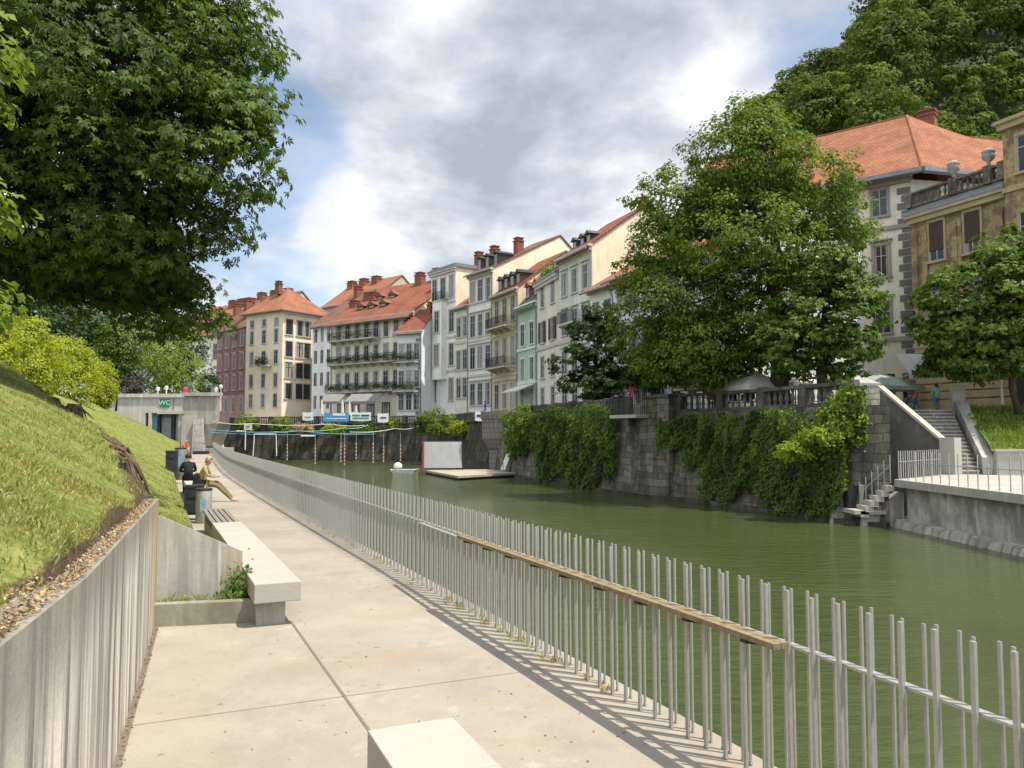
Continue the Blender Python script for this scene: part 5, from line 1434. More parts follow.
# L purple brown
r, ro, L, H = house('corner_house', 'purple brown brick house with pale window surrounds', G2(245, 119), (G2(245, 119)[0] + 5.6, 124.7), 9.8, 3.2, Zp(327, 119), pl('dusty_pink', (.42, .27, .22)), M_tile_b, 5.0, kind='hip', over=.6,
    rows=[(Zp(y, 121) - 1.2, 2.4, 1.5, 'hood') for y in (337, 359, 381, 404)], ncol=2, left_rows=[(Zp(y, 122) - 1.1, 2.2, 1.0, 'hood') for y in (340, 362, 383, 405)], left_n=4, trim=pl('pink_trim', (.52, .43, .38)))
g = MB(); g.box(-.02, -.003, .3, 9.5, 4.5, H - .6); g.build('brick_front', stone('purple_brick', (.25, .15, .14), (.29, .18, .17), .5, .18, .01, .3), r)
for (x, y) in ((1.2, 2), (3.5, 5), (2.4, 8)): chimney(ro, x, y, H + 1.5, H + 6.0, 1.2, 1.0)
# M white far left
r, ro, L, H = house('corner_house', 'pale white house with orange roof half hidden by the chestnut', G2(172, 140), G2(222, 131), 14, 3.4, Zp(331, 131), pl('ivory', (.66, .64, .54)), M_tile_o, 6.0, .5,
    [(Zp(y, 133) - 1.3, 2.6, 1.4, 'plain') for y in (352, 385)], 4, over=.7)
for x in (L * .55, L * .72, L * .86): chimney(ro, x, 6.5, H + 4, H + 7.5, 2.0, 1.4)
r, ro, L, H = house('townhouse', 'brown roofed house rising behind the purple brick house', G2(228, 141), G2(272, 134), 12, 3.4, Zp(318, 137), pl('plain_ochre', (.5, .44, .34)), M_tile_b, 5.0, .5, [], 3)
for x in (L * .2, L * .5, L * .8): chimney(ro, x, 5, H + 3, H + 6.5, 1.8, 1.2)
r, ro, L, H = house('townhouse', 'house behind with only its red ridge and chimneys showing', G2(322, 135), G2(372, 126), 12, 3.4, Zp(302, 130), pl('plain_ochre', (.5, .44, .34)), M_tile_o, 4.5, .5, [], 3)
for x in (L * .1, L * .35, L * .6): chimney(ro, x, 5, H + 2, H + 6.0, 1.8, 1.2)
# H1 low white, H0 white behind tree
M_ow = pl('old_white', (.64, .64, .62))
r, ro, L, H = house('gabled_house', 'low white house with orange tiled roof beside the grey gable', G2(590.5, 62.5), G2(615, 59.3), 8, STREET, Zp(285, 60.5), M_ow, M_tile_o, 2.8, .6,
    rowsz([312, 350, 390], 61, 1.8, 1.0, 'bare'), 2, over=.7)
r, ro, L, H = house('gabled_house', 'white house with orange roof mostly behind the great tree', G2(614, 58.6), G2(742, 44.5), 9, STREET, 13.4, pl('bluish_white', (1, 1, 1)), M_tile_o, 2.4, .55,
    [(z, 1.9, 1.0, 'plain') for z in (4.2, 7.5, 10.6)], 8, over=.8)
chimney(ro, L * .2, 4, H + 2.3, H + 4.6, .9, .8)
# big cream house at right
nr = Vector(G2(916, 50)); fr = nr + Vector((-3.1, 2.6)).normalized() * 15
M_bc = pl('greenish_cream', (.58, .57, .47)); M_gt = pl('grey_trim', (.30, .30, .28))
dd = (nr - fr).normalized()
r, ro, L, H = house('palace', 'large pale cream house with red hip roof and grey quoins', tuple(fr), tuple(nr), 17, STREET, Zp(176, 50.3), M_bc, tiles('clean_red_tiles', (.36, .15, .082), (.25, .105, .06)), 6.6, kind='hip', over=1.0,
    rows=[(Zp(203.5, 51) - .8, 1.75, .95, 'plain', {'cols': [.895, .755, .615, .475, .335, .195]}), (Zp(261, 51) - 1.05, 2.1, .95, 'hood', {'cols': [.895, .755, .615, .475, .335, .195]}), (Zp(317, 51) - 1.05, 2.1, .95, 'hood', {'cols': [.895, .755, .615, .475, .335, .195]})], ncol=4, trim=M_gt, quoin=pl('grey_quoin2', (.17, .17, .17)), band=(Zp(231, 51), Zp(342, 51)), cat='house')
bpy.data.objects.remove(ro)
r.matrix_basis = Matrix.Translation((fr.x, fr.y, STREET)) @ Matrix.Rotation(math.atan2(dd.y, dd.x), 4, 'Z')
Mi = r.matrix_basis.inverted(); lw = lambda x, y, z: tuple(Mi @ Vector((x, y, z)))
T_cl = tiles('clean_red_tiles', (.36, .15, .082), (.25, .105, .06))
ze_ = Zp(176, 50.3); ov = 1.0
c1 = (L + ov, -ov, H); c0 = (-ov, -ov, H); ap = lw(29.3, 57.3, 25.4); rl_ = (-3, ap[1], ap[2]); 
e2 = lw(40.5, 52.4, ze_); r2 = lw(34.6, 60.0, 24.9); r3 = lw(43.5, 61.5, 24.6)
m = MB(); m.poly([c0, c1, ap, rl_]); m.poly([c1, e2, r3, r2, ap]); bk_ = (-3, ap[1] * 2 + 1, H)
m.poly([rl_, ap, (L, ap[1] * 2 + 1, H), bk_]); m.poly([c0, rl_, bk_]); m.poly([ap, r2, r3, (L + 12, ap[1] * 2 + 6, H), (L, ap[1] * 2 + 1, H)])
ro = m.build('roof', T_cl, r)
m = MB(); m.bar(Vector(c0) - Vector((0, 0, .12)), Vector(c1) - Vector((0, 0, .12)), .5, .28); m.bar(Vector(c1) - Vector((0, 0, .12)), Vector(e2) - Vector((0, 0, .12)), .5, .28); m.build('gutter', M_copper, r)
m = MB(); a_ = Vector((L + .02, .02, 0)); b_ = Vector(lw(38.5, 52.6, STREET)); b_.z = 0; d_ = Vector((-3, 6, 0)); h_ = Vector((0, 0, H - .3))
m.hexa([a_, b_, b_ + d_, a_ + d_], [a_ + h_, b_ + h_, b_ + d_ + h_, a_ + d_ + h_]); m.build('side_wing_wall', M_bc, r)
m = MB(); m.box(L * .86 - .9, L * .86 + .9, -.06, -.003, 0, 2.7); m.build('door', M_dark, r)
pc = (Vector(c1) + Vector(ap)) * .5; qc = (Vector(e2) + Vector(r2)) * .5; mid = pc.lerp(qc, .42); nn = (Vector(e2) - Vector(c1)).cross(Vector(ap) - Vector(c1)).normalized()
m = MB(); u_ = (Vector(e2) - Vector(c1)).normalized(); v_ = nn.cross(u_)
lo_ = [mid + u_ * x + v_ * y for x, y in ((-.45, -.35), (.45, -.35), (.45, .35), (-.45, .35))]; m.hexa([p + nn * .01 for p in lo_], [p + nn * .14 for p in lo_]); m.build('skylight', M_glass, ro)
m = MB(); m.tube([c1, ap], .1, 6); m.tube([ap, rl_], .1, 6); m.tube([ap, r2, r3], .1, 6); m.build('ridge_tiles', T_cl, ro)
cc = Vector(ap).lerp(Vector(r2), .35); chimney(ro, cc.x, cc.y + .8, cc.z - .8, cc.z + 1.6, 1.4, 1.0)
# yellow decayed house
n_ = Vector(G2(1013, 41.5)); f_ = Vector(G2(917, 47.0))
def peeling():
    m, nt, b = mat('peeling_ochre', .9, .15); v = coords(nt, 'UV')
    f = noise(nt, v, .9, 8, .72); g_ = noise(nt, coords(nt, 'UV', (1, .4, 1)), 1.6, 6, .7)
    c = ramp(nt, g_, [(.3, (.27, .20, .11)), (.65, (.40, .31, .17))])
    c = mix(nt, ramp(nt, f, [(.48, 0), (.54, .9)]), c, (.17, .13, .08)); c = mix(nt, ramp(nt, noise(nt, v, 3, 6, .7), [(.55, 0), (.7, .5)]), c, (.11, .075, .045))
    nt.links.new(c, b.inputs['Base Color']); bump(nt, b, f, .04, .7); return m
M_peel = peeling()
M_pt = pl('ochre_trim', (.40, .33, .20))
r, ro, L, H = house('decayed_house', 'decayed ochre house with peeling walls and brown shutters under a balustrade', tuple(f_), tuple(n_), 9, STREET, Zp(209, 46.5) - .35, M_peel, M_copper, kind='flat',
    rows=[(Zp(240, 45) - 1.1, 2.3, .95, 'plain', {'cols': [.28, .68]}), (Zp(300, 45) - 1.1, 2.3, .95, 'plain', {'cols': [.28, .68]})], ncol=2, trim=M_pt, band=(Zp(212, 45), Zp(345, 45)))
z2 = Zp(240, 45) - 1.1 - STREET
for c in (.28, .68):
    m = MB(); x = L * .02 + L * .96 * c; m.box(x - .46, x + .46, -.075, -.05, z2 + .6, z2 + 2.28); m.build('shutter', M_brown, r)
m = MB(); z = .4
while z < 5: m.box(.0, L, -.06, -.003, z, z + .38); z += .46
m.build('rustication', M_pt, r)
m = MB()
for x in (0, L * .12, L * .46, L * .5, L * .86, L - .5): m.box(x + .05, x + .4, -.14, -.003, 5.3, H - 1.0)
m.build('pilaster', M_peel, r)
# attic balustrade with urns
bal = MB(); zz0 = H + .5
bal.box(0, L, -.2, .15, zz0, zz0 + .14); bal.box(0, L, -.2, .15, zz0 + .80, zz0 + .92)
x = .2
while x < L: bal.lathe((x, -.02, zz0 + .14), [(.08, 0), (.05, .1), (.11, .35), (.05, .5), (.08, .66)], 8); x += .36
for c in (.0, .50, .86, 1.0): bal.box(L * c - .22, L * c + .22, -.28, .2, zz0, zz0 + 1.0)
bal.box(0, L * .33, -.06, .0, zz0 + .14, zz0 + .79); bo_ = bal.build('attic_balustrade', stone('blackened_stone', (.16, .14, .115), (.24, .21, .17), .6, .4, .02, .8), r)
for c in (.50, .86):
    u = MB(); u.lathe((L * c, -.04, zz0 + 1.0), [(.14, 0), (.10, .1), (.08, .2), (.30, .42), (.34, .6), (.30, .72), (.36, .78), (.2, .95), (.05, 1.02)], 14); u.build('urn', stone('urn_stone', (.38, .36, .32), (.42, .4, .36), .6, .4, .01, .4), bo_, True)
# right pavilion part of the same street
p1 = Vector(G2(1012.5, 40.8)); p2 = p1 + (n_ - f_).normalized() * 7
r2, ro2, L2, H2 = house('pavilion_house', 'ochre corner pavilion with grey metal roof at the right photo edge', tuple(p1), tuple(p2), 8, STREET, Zp(124, 41), M_peel, M_copper, 1.6, kind='hip', over=.35,
    rows=[(Zp(240, 41) - 1.1, 2.3, .95, 'plain'), (Zp(160, 41) - 1.0, 1.9, .95, 'plain')], ncol=3, trim=M_pt, band=(Zp(195, 41),))
m = MB(); m.box(.3, L2 - .3, -.1, -.003, 0, 3.2); m.build('shopfront', M_dark, r2)

# hill
def make_hill():
    nx, ny = 46, 46; V = []; faces = []
    def hz(x, y): return max(2.5, min(1.12 * (y - 72), (x - 6) * 1.02 + .12 * (y - 120)) + 3 * sin(x * .11) * cos(y * .09))
    for j in range(ny):
        for i in range(nx):
            x = 12 + 400 * (i / (nx - 1)) ** 1.3; y = 70 + 190 * j / (ny - 1); V.append((x, y, min(hz(x, y), 118)))
    for j in range(ny - 1):
        for i in range(nx - 1): a = j * nx + i; faces.append((a, a + 1, a + nx + 1, a + nx))
    me = bpy.data.meshes.new('hill'); me.from_pydata(V, [], faces); me.materials.append(plain('forest_floor', (.04, .055, .02), .95, 0, .4, 2)); me.polygons.foreach_set('use_smooth', [True] * len(faces))
    o = bpy.data.objects.new('hill', me); COL.objects.link(o); struct(o)
    rs = np.random.RandomState(77); P_, N_, T_, S_, TD = [], [], [], [], []
    placed = []
    for _ in range(5200):
        y = rs.uniform(80, 176); x = rs.uniform(34, 130)
        if x / y > .76 or x / y < .28: continue
        z = hz(x, y); px, py = pxof((x, y, z + 9))
        if py < -50 or py > 235 or (py > 175 and px > 840): continue
        R_ = rs.uniform(3.6, 6.6) * (.7 + .3 * y / 130)
        if any((x - a) ** 2 + (y - b) ** 2 < (.72 * (R_ + c)) ** 2 for a, b, c in placed): continue
        placed.append((x, y, R_)); Hh = R_ * rs.uniform(1.0, 1.5); tv = rs.uniform(-.15, .55)
        C_ = np.array([x, y, z + 3 + Hh * .7]); ncl = int(24 * (R_ / 5) ** 1.4) + 8
        d = vec_norm(rs.normal(size=(ncl, 3)) + [-.2, -.7, .35]); cc = C_ + d * [R_, R_, Hh] * rs.uniform(.6, 1.02, (ncl, 1))
        cr = R_ * rs.uniform(.26, .46, ncl); per = 85; ci = np.repeat(np.arange(ncl), per)
        q = vec_norm(rs.normal(size=(len(ci), 3)) + [0, -.3, .5]); 
        pos = cc[ci] + q * cr[ci][:, None] * [1, 1, .62] * rs.uniform(.75, 1.08, (len(ci), 1))
        P_.append(pos); N_.append(q * 1.0 + [0, -.1, .25] + rs.normal(size=pos.shape) * .22)
        T_.append(np.clip(rs.rand(ncl)[ci] * .35 + rs.rand(len(ci)) * .25 + tv, 0, 1)); TD.append(d[ci] + [0, 0, -.6]); S_.append(np.full(len(pos), .62 * y / 120))
    print('forest trees', len(placed), sum(map(len, P_)))
    o = leaf_object('hillside_forest', np.vstack(P_), np.vstack(N_), np.concatenate(S_) * rs.uniform(.7, 1.2, sum(map(len, P_))), L_for, None, 'rhomb', rs, np.concatenate(T_), np.vstack(TD), .42)
    tag(o, 'dense green forest covering the castle hill behind the houses', 'forest', kind='stuff')
make_hill()

# ------------------------------------------------------------------ far bank trees
bz = STREET
q = P(781, 400, 38.5)
tree('linden_tree', (q.x, 38.5, bz), (P(775, 150, 38.5).x, 39, P(770, 130, 38.5).z), .42,
     [lobe(745, 160, 39.5, 3.0, 2.6), lobe(688, 200, 40, 2.5, 2.0), lobe(650, 330, 41, 1.9, 1.9), lobe(632, 270, 42, 1.0, 1.2), lobe(712, 300, 40.5, 2.2, 2.0), lobe(740, 200, 41.5, 3.0, 2.2), lobe(745, 350, 40, 1.6, 1.2), lobe(690, 365, 40, 2.6, 1.0), lobe(800, 190, 39.5, 2.7, 2.4), lobe(655, 240, 41, 1.4, 1.7), lobe(740, 240, 38.5, 3.6, 2.5), lobe(672, 300, 39.5, 2.0, 2.2), lobe(835, 225, 39, 1.9, 1.6), lobe(700, 345, 39.5, 2.5, 1.5), lobe(760, 125, 39.5, 1.6, 1.2), lobe(765, 320, 38.5, 2.0, 1.6), lobe(640, 195, 41, .8, .6)],
     1650, .58, 50, .21, L_mid, 'great bright green tree rising above the cafe terrace', seed=61, inner=.18, nl=26, sub=4, lump=.12)
q = P(826, 400, 35.5)
tree('chestnut_tree', (q.x + .2, 36, bz), (P(825, 290, 36).x, 36, P(825, 290, 36).z), .3,
     [lobe(822, 310, 36, 2.2, 2.0), lobe(845, 345, 35.5, 1.5, 1.4), lobe(790, 345, 35.8, 1.6, 1.5), lobe(815, 270, 36.5, 1.9, 1.2), lobe(855, 290, 36.3, 1.2, 1.0)],
     300, .5, 40, .22, L_ivy, 'rounder darker tree in front of the great bright tree', seed=62, inner=.2, nl=12, kind='tri')
q = P(596, 405, 54)
tree('chestnut_tree', (q.x, 54, bz), (P(598, 330, 54).x, 54, P(598, 330, 54).z), .24,
     [lobe(597, 335, 54, 2.2, 2.0), lobe(585, 372, 53, 2.1, 1.8), lobe(625, 365, 54, 1.7, 1.6), lobe(602, 318, 54, 1.1, .9), lobe(608, 385, 53, 2.0, 1.2), lobe(648, 372, 50, 1.6, 1.4)],
     240, .5, 40, .24, L_dark, 'compact dark green tree in front of the beige houses', seed=63, inner=.2, nl=10, kind='tri')
q = P(1019, 405, 36)
tree('linden_tree', (q.x, 36, STREET), (P(1010, 250, 36).x, 36, P(1010, 250, 36).z), .13,
     [lobe(985, 300, 36, 2.6, 2.4), lobe(1010, 255, 36.5, 1.6, 1.5), lobe(945, 320, 36, 1.4, 1.5), lobe(1030, 345, 36, 2.4, 1.6), lobe(960, 360, 36.5, 1.7, 1.0), lobe(940, 290, 36, 1.0, .8), lobe(1040, 280, 36, 2.0, 2.2)],
     420, .5, 40, .21, L_ivy, 'dense tree shading the ochre house at the right photo edge', seed=64, inner=.2, nl=14, kind='tri')
# trunk visible at 781
# bushes on parapets
def bush(px, py, D, wpx, hpx, label, lm, seed, name='shrub', leaf=.16, ncl=90):
    c = P(px, py, D); hw = wpx / F * D / 2; hh = hpx / F * D / 2
    tree(name, (c.x, D, c.z - hh), (c.x, D, c.z), .05, [(c.x, D, c.z, hw, hw * .7, hh), (c.x + hw * .4, D - .2, c.z - hh * .3, hw * .5, hw * .5, hh * .7), (c.x - hw * .45, D - .2, c.z - hh * .2, hw * .5, hw * .5, hh * .7)], ncl, hw * .25, 26, leaf, lm, label, 'shrub', 'shrubs growing on the quay wall', seed, nl=5, flat=.8)
bush(425, 421, 87, 22, 22, 'dark green shrub on the quay left of the bright one', L_ivy, 71, leaf=.24)
bush(442, 421, 85, 30, 28, 'bright green shrub on the quay above the white screen', L_bright, 72, leaf=.24)
bush(463, 427, 82, 26, 13, 'low yellowish shrub on the quay near the bastion', L_yel, 73, leaf=.22)
bush(520, 424, 60, 28, 42, 'bright shrub hanging over the quay right of the bastion', L_bright, 74, leaf=.2)
bush(247, 422, 103, 22, 18, 'small bright shrub on the far left quay', L_bright, 75, leaf=.26)
bush(282, 424, 100, 22, 16, 'bright leafy shrub below the brick house parapet', L_bright, 76, leaf=.26)
bush(303, 427, 99, 22, 7, 'low flowering hedge below the white banner', leafmat('tan_flower', (.16, .15, .05), (.42, .30, .18), .2), 77, leaf=.22, ncl=60)
bush(335, 428, 97.5, 22, 8, 'low yellow green plant under the blue banner', L_yel, 78, leaf=.22, ncl=60)
bush(364, 427, 97, 26, 9, 'low dark plant under the green lettered banner', L_ivy, 79, leaf=.22, ncl=60)
bush(393, 423, 96, 18, 12, 'yellow flowering plant right of the last banner', L_yel, 80, leaf=.22, ncl=60)

# ivy curtains
def ivy(pxa, pxb, ztop, zbot, label, lm, seed, dens=250, bulge=.35, leaf=.15, jag=1.0):
    rs = np.random.RandomState(seed); s0, s1 = q_at_px(pxa), q_at_px(pxb)
    if s0 > s1: s0, s1 = s1, s0
    n = int((s1 - s0) * 4.2 * dens); s = rs.uniform(s0, s1, n); u = (s - s0) / (s1 - s0)
    fr = lambda a, k: np.sin(s * a + seed) * .5 + np.sin(s * a * 2.3 + k) * .3 + np.sin(s * a * 5.1 + seed * k) * .2
    zt = ztop + fr(1.1, 2) * .25 * jag; zb = zbot + (fr(.9, 5) * .8 + .1) * jag + .8 * np.clip(np.abs(u - .5) * 2 - .85, 0, 1) * 4
    v = rs.rand(n); z = zb + (zt - zb) * v; k = z > WZ + .1
    cl = np.clip(np.sin(s * 1.7 + seed + 1.5 * np.sin(z * 1.1)) * np.sin(z * 1.9 + s * .8) * .6 + .5 + .25 * np.sin(s * 4.1 + z * 3.3), 0, 1)
    drap = np.sin(s * 5.3 + 2.5 * np.sin(z * 1.3 + s * .4)) * .5 + .5
    off = .06 + bulge * (.25 + .5 * cl + .35 * drap) * (.35 + .65 * v) * rs.rand(n) ** .4
    x = np.interp(s, QL.sa, QL.xa); y = np.interp(s, QL.sa, QL.ya); dx = np.interp(s + .3, QL.sa, QL.xa) - x; dy = np.interp(s + .3, QL.sa, QL.ya) - y; l = np.hypot(dx, dy) + 1e-9
    back = -.55 * (z - WZ) / (STREET - WZ)
    nx, ny = -dy / l, dx / l; o = off + back
    X = x + nx * o; Y = y + ny * o
    nr = np.column_stack([nx, ny, np.full(n, .8)]) + rs.normal(size=(n, 3)) * .4
    td = np.column_stack([nx * .3, ny * .3, np.full(n, -1.)])
    tint = np.clip(.65 * cl ** 1.5 + .35 * rs.rand(n), 0, 1)
    k &= ((np.sin(s * 3.7 + z * 1.9 + seed) + np.sin(z * 4.3 - s * 2.2)) > -1.55)
    ob = leaf_object('ivy', np.column_stack([X, Y, z])[k], nr[k], leaf * rs.uniform(.6, 1.25, k.sum()), lm, None, 'rhomb', rs, tint[k], td[k], .36)
    tag(ob, label, 'ivy', 'ivy curtains on the quay wall')
ivy(864, 840, 3.9, .9, 'lowest hanging dark ivy beside the stone corner by the stairs', L_ivy, 81, 330, .5)
ivy(846, 776, 3.1, -1.5, 'thick ivy curtain falling from the balustrade to the water', L_ivy, 82, 340, 1.15)
ivy(780, 700, 3.0, -1.2, 'broad dark ivy curtain in the middle of the quay wall', L_ivy, 83, 320, 1.05)
ivy(708, 654, 2.9, .2, 'short ragged ivy right of the stone pier', L_ivy, 84, 260, .8, jag=1.4)
ivy(616, 540, 3.7, -1.2, 'deep ivy mass under the compact dark tree', L_ivy, 85, 280, 1.5, jag=.9, leaf=.18)
ivy(552, 506, 3.4, .3, 'ivy next to the bastion above bare stone', L_ivy, 86, 240, 1.2, jag=1.0, leaf=.18)
# bright new growth lying on top of the ivy by the stairs
def bright_growth():
    rs = np.random.RandomState(90)
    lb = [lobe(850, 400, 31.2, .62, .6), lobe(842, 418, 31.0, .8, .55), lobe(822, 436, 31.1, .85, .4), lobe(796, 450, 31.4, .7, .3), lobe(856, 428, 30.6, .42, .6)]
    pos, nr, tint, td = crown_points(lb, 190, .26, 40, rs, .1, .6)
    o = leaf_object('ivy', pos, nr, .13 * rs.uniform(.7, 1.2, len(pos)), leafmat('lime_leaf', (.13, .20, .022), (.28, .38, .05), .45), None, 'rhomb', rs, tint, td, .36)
    tag(o, 'sunlit lime green creeper spilling over the balustrade end', 'ivy', 'ivy curtains on the quay wall')
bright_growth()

# ------------------------------------------------------------------ stairs, deck on the right
def right_side():
    B = Vector((17.85, 33.0)); Aa = Vector((16.35, 35.2))
    # stair wall
    r = empty('stair_wall', (B.x, B.y, 0), math.atan2(Aa.y - B.y, Aa.x - B.x), 'dark triangular stair wall with sunlit pale sloping coping', 'wall')
    L = (Aa - B).length; zA, zB = 3.95, 1.62; m = MB(); t = .35
    # local x from B up to A ; river side = +y? (left of direction)
    L2 = L + 1.35
    prof = [(0, -.2), (0, zB), (L, zA), (L2, zA - .02), (L2 + .5, -1.6), (1.6, -1.6)]
    m.hexa([(x, 0, z) for x, z in prof], [(x, -t, z) for x, z in prof])
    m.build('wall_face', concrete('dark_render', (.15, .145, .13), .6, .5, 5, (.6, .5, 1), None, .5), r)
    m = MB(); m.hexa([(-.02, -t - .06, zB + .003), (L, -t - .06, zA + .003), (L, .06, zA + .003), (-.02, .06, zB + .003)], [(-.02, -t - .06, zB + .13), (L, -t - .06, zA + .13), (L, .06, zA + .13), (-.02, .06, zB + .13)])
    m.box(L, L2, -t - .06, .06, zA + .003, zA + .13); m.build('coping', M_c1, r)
    m = MB(); m.box(-.62, -.003, -t - .1, .12, .0, zB + .15); m.build('end_post', pl('whitewash', (.395, .385, .35)), r)
    # rough masonry corner
    a = P(868, 400, 31.6); r = empty('masonry_corner', (13.85, 31.2, WZ), math.radians(-15), 'rough pale block masonry corner left of the stair wall', 'wall')
    m = MB(); m.hexa([(-1.5, -.9, -.5), (.25, -.9, -.5), (.25, 3, -.5), (-1.5, 3, -.5)], [(-.55, -.3, 5.2), (.6, -.3, 5.2), (.6, 3, 5.2), (-.55, 3, 5.2)])
    m.build('blocks', stone('pale_rubble', (.30, .28, .235), (.40, .38, .33), .42, .24, .02, .55), r)
    # solid wall closing between masonry and stair wall
    # stairs
    r = empty('stone_stairs', (18.4, 32.9, .25), 0, 'flight of pale worn stone stairs rising from deck to street', 'stairs')
    m = MB(); rz_ = MB(); n = 17; z1 = STREET - .25
    for i in range(n):
        y0 = i * 4.8 / n; y1 = 5.4; z = z1 * (i + 1) / n; t_ = i / n
        xl = -.55 - 1.4 * t_ ; xr = 1.0 + 1.55 * t_
        m.box(xl, xr, y0, y1 + .001 * i, z - z1 / n - (0 if i else .3), z); rz_.box(xl + .01, xr - .01, y0 - .004, y0 - .001, z - z1 / n + .003, z - .045)
    m.build('steps', concrete('worn_steps', (.50, .48, .43), .5, .55, 8, (1.5, 1, 1), None, .4), r)
    rz_.build('risers', concrete('shaded_riser', (.20, .19, .165), .6, .5, 8, (1.5, 1, 1), None, .4), r)  # shade painted into the risers so each step stands out
    # right parapet of stairs
    r = empty('stair_parapet', (19.45, 32.8, .25), math.atan2(5.0, 1.75), 'whitewashed stair parapet stepping down to the deck', 'parapet')
    m = MB(); L = 5.3
    m.hexa([(0, -.42, 0), (L, -.5, 0), (L, 0, 0), (0, 0, 0)], [(0, -.42, .7), (L, -.5, 3.25), (L, 0, 3.25), (0, 0, .7)]); m.build('wall_face', concrete('stained_white', (.55, .53, .47), .8, .4, 5, (1.2, .4, 1), None, .5), r)
    m = MB(); m.box(L + .003, L + .55, -.45, .1, 0, 4.0); m.build('end_post', pl('whitewash', (1, 1, 1)), r)
    # deck
    ring = [(14.15, 29.4), (14.35, 21.5), (15.0, 12), (15.6, 0), (40, 0), (40, 34), (18.0, 33.2), (17.4, 32.4)]
    m = MB(); m.prism(ring, -.02, .25); o = m.build('deck_slab', concrete('deck_concrete', (.42, .40, .35), .3, .6, 8, (1, .5, 1), None, .3)); struct(o); o.name = 'riverside_deck'
    ring2 = [(14.5, 29.2), (14.7, 21.5), (15.3, 12), (15.9, 0), (39, 0), (39, 33.5), (18, 33), (17, 32)]
    r = empty('deck_wall', (14.5, 29.2, WZ), 0, 'stained pale concrete wall under the riverside deck slab', 'wall')
    m = MB(); m.prism([(x - 14.5, y - 29.2) for x, y in ring2], -.6, 1.475); m.build('wall_face', concrete('stained_deck_wall', (.52, .49, .42), .85, .35, 3, (.5, .35, 1), None, .6), r)
    m = MB()
    rr = random.Random(5)
    y = 29.5
    while y > 10:
        x = 14.3 + (29.4 - y) * .035; s_ = rr.uniform(.35, .8); m.hexa([(x - .35 - 14.5, y - s_ - 29.2, -.4), (x + .3 - 14.5, y - s_ - 29.2, -.4), (x + .3 - 14.5, y - 29.2, -.4), (x - .35 - 14.5, y - 29.2, -.4)], [(x - .1 - rr.random() * .15 - 14.5, y - s_ + .05 - 29.2, .15 + rr.random() * .2), (x + .3 - 14.5, y - s_ - 29.2, .3), (x + .3 - 14.5, y - 29.2, .3), (x - .1 - 14.5, y - .05 - 29.2, .12 + rr.random() * .2)]); y -= s_ * .95
    m.build('rubble_foot', M_c2, r)
    # deck railings
    def railing(pts, label, z=.25, sp=.24, h=1.05):
        p0 = Vector(pts[0]); r = empty('deck_railing', (p0.x, p0.y, 0), 0, label, 'railing', 'steel railings on the far bank'); m = MB(); rl = MB()
        for a, b in zip(pts, pts[1:]):
            a = Vector(a); b = Vector(b); L = (b - a).length; n = max(1, int(L / sp))
            for i in range(n + 1):
                q = a.lerp(b, i / n); m.box(q.x - p0.x - .014, q.x - p0.x + .014, q.y - p0.y - .014, q.y - p0.y + .014, q.z, q.z + h)
            rl.bar(a - Vector((p0.x, p0.y, 0)) + Vector((0, 0, h * .62)), b - Vector((p0.x, p0.y, 0)) + Vector((0, 0, h * .62)), .035, .02)
        m.build('posts', M_steel, r); rl.build('rail', M_steel, r)
    railing([(17.2, 32.0, .25), (14.3, 29.35, .25)], 'close set steel railing at the deck left end', sp=.2)
    railing([(14.3, 29.2, .25), (14.5, 21.5, .25), (15.1, 12, .25)], 'thin steel railing along the deck river edge', sp=.5)
    railing([(20.2, 31.5, .25), (23.5, 31.0, .25), (28, 30.4, .25)], 'steel railing before the grass bank', sp=.3)
    railing([(14.05, 29.5, .1), (13.1, 29.95, -.95)], 'stepped steel railing down to the landing', sp=.25)
    # small steps
    r = empty('landing_steps', (14.1, 29.5, 0), 0, 'short concrete steps down from deck to the landing', 'stairs')
    m = MB()
    for i in range(6): m.box(-.1 - .18 * (i + 1), -.1 - .18 * i + .12, -.15 + .03 * i, .9, -.2 - .19 * i, .02 - .19 * i)
    m.build('steps', M_c1, r)
    m = MB(); m.hexa([(-1.1, .15, -1.5), (.5, .15, -1.5), (.5, .8, -1.5), (-1.1, .8, -1.5)], [(-1.05, .15, -1.12), (.5, .15, -.25), (.5, .8, -.25), (-1.05, .8, -1.12)]); m.build('stringer', M_c2, r)
    r = empty('river_landing', (12.8, 29.6, WZ), 0, 'small pale landing slab just above the water', 'landing')
    m = MB(); m.box(-.1, 1.15, -.1, 1.6, .45, .6); m.build('slab', M_c1, r); m = MB(); m.box(.15, 1.1, .2, 1.6, -.5, .448); m.build('support', M_dark, r)
    for k, (x0, x1, lb) in enumerate(((12.78, 13.2, 'left dark cabinet on the small river landing'), (13.42, 13.85, 'right dark cabinet on the small river landing'))):
        r = empty('cabinet', (x0, 30.3, WZ + .6), 0, lb, 'cabinet', 'dark cabinets on the landing'); m = MB(); m.box(0, x1 - x0, 0, .4, 0, .85); m.build('body', M_dark, r); m = MB(); m.box(.03, x1 - x0 - .03, -.02, -.003, .05, .8); m.build('door', M_iron, r)
    r = empty('mooring_post', (13.28, 30.2, WZ + .6), 0, 'pale post between the two dark cabinets', 'post'); m = MB(); m.box(-.07, .07, -.07, .07, 0, .85); m.box(-.09, .09, -.09, .09, .853, .9); m.build('shaft', M_c1, r)
    # grass bank and its wall
    r = empty('planter_wall', (19.75, 32.33, .25), math.atan2(-1.2, 8), 'white low wall in front of the grass bank', 'wall')
    m = MB(); m.box(0, 12, 0, .3, 0, .95); m.build('wall_face', pl('whitewash', (1, 1, 1)), r)
    m = MB(); m.box(-.05, 12, -.05, .35, .953, 1.05); m.build('coping', M_c1, r)
    V = []; n = 12; g = MB()
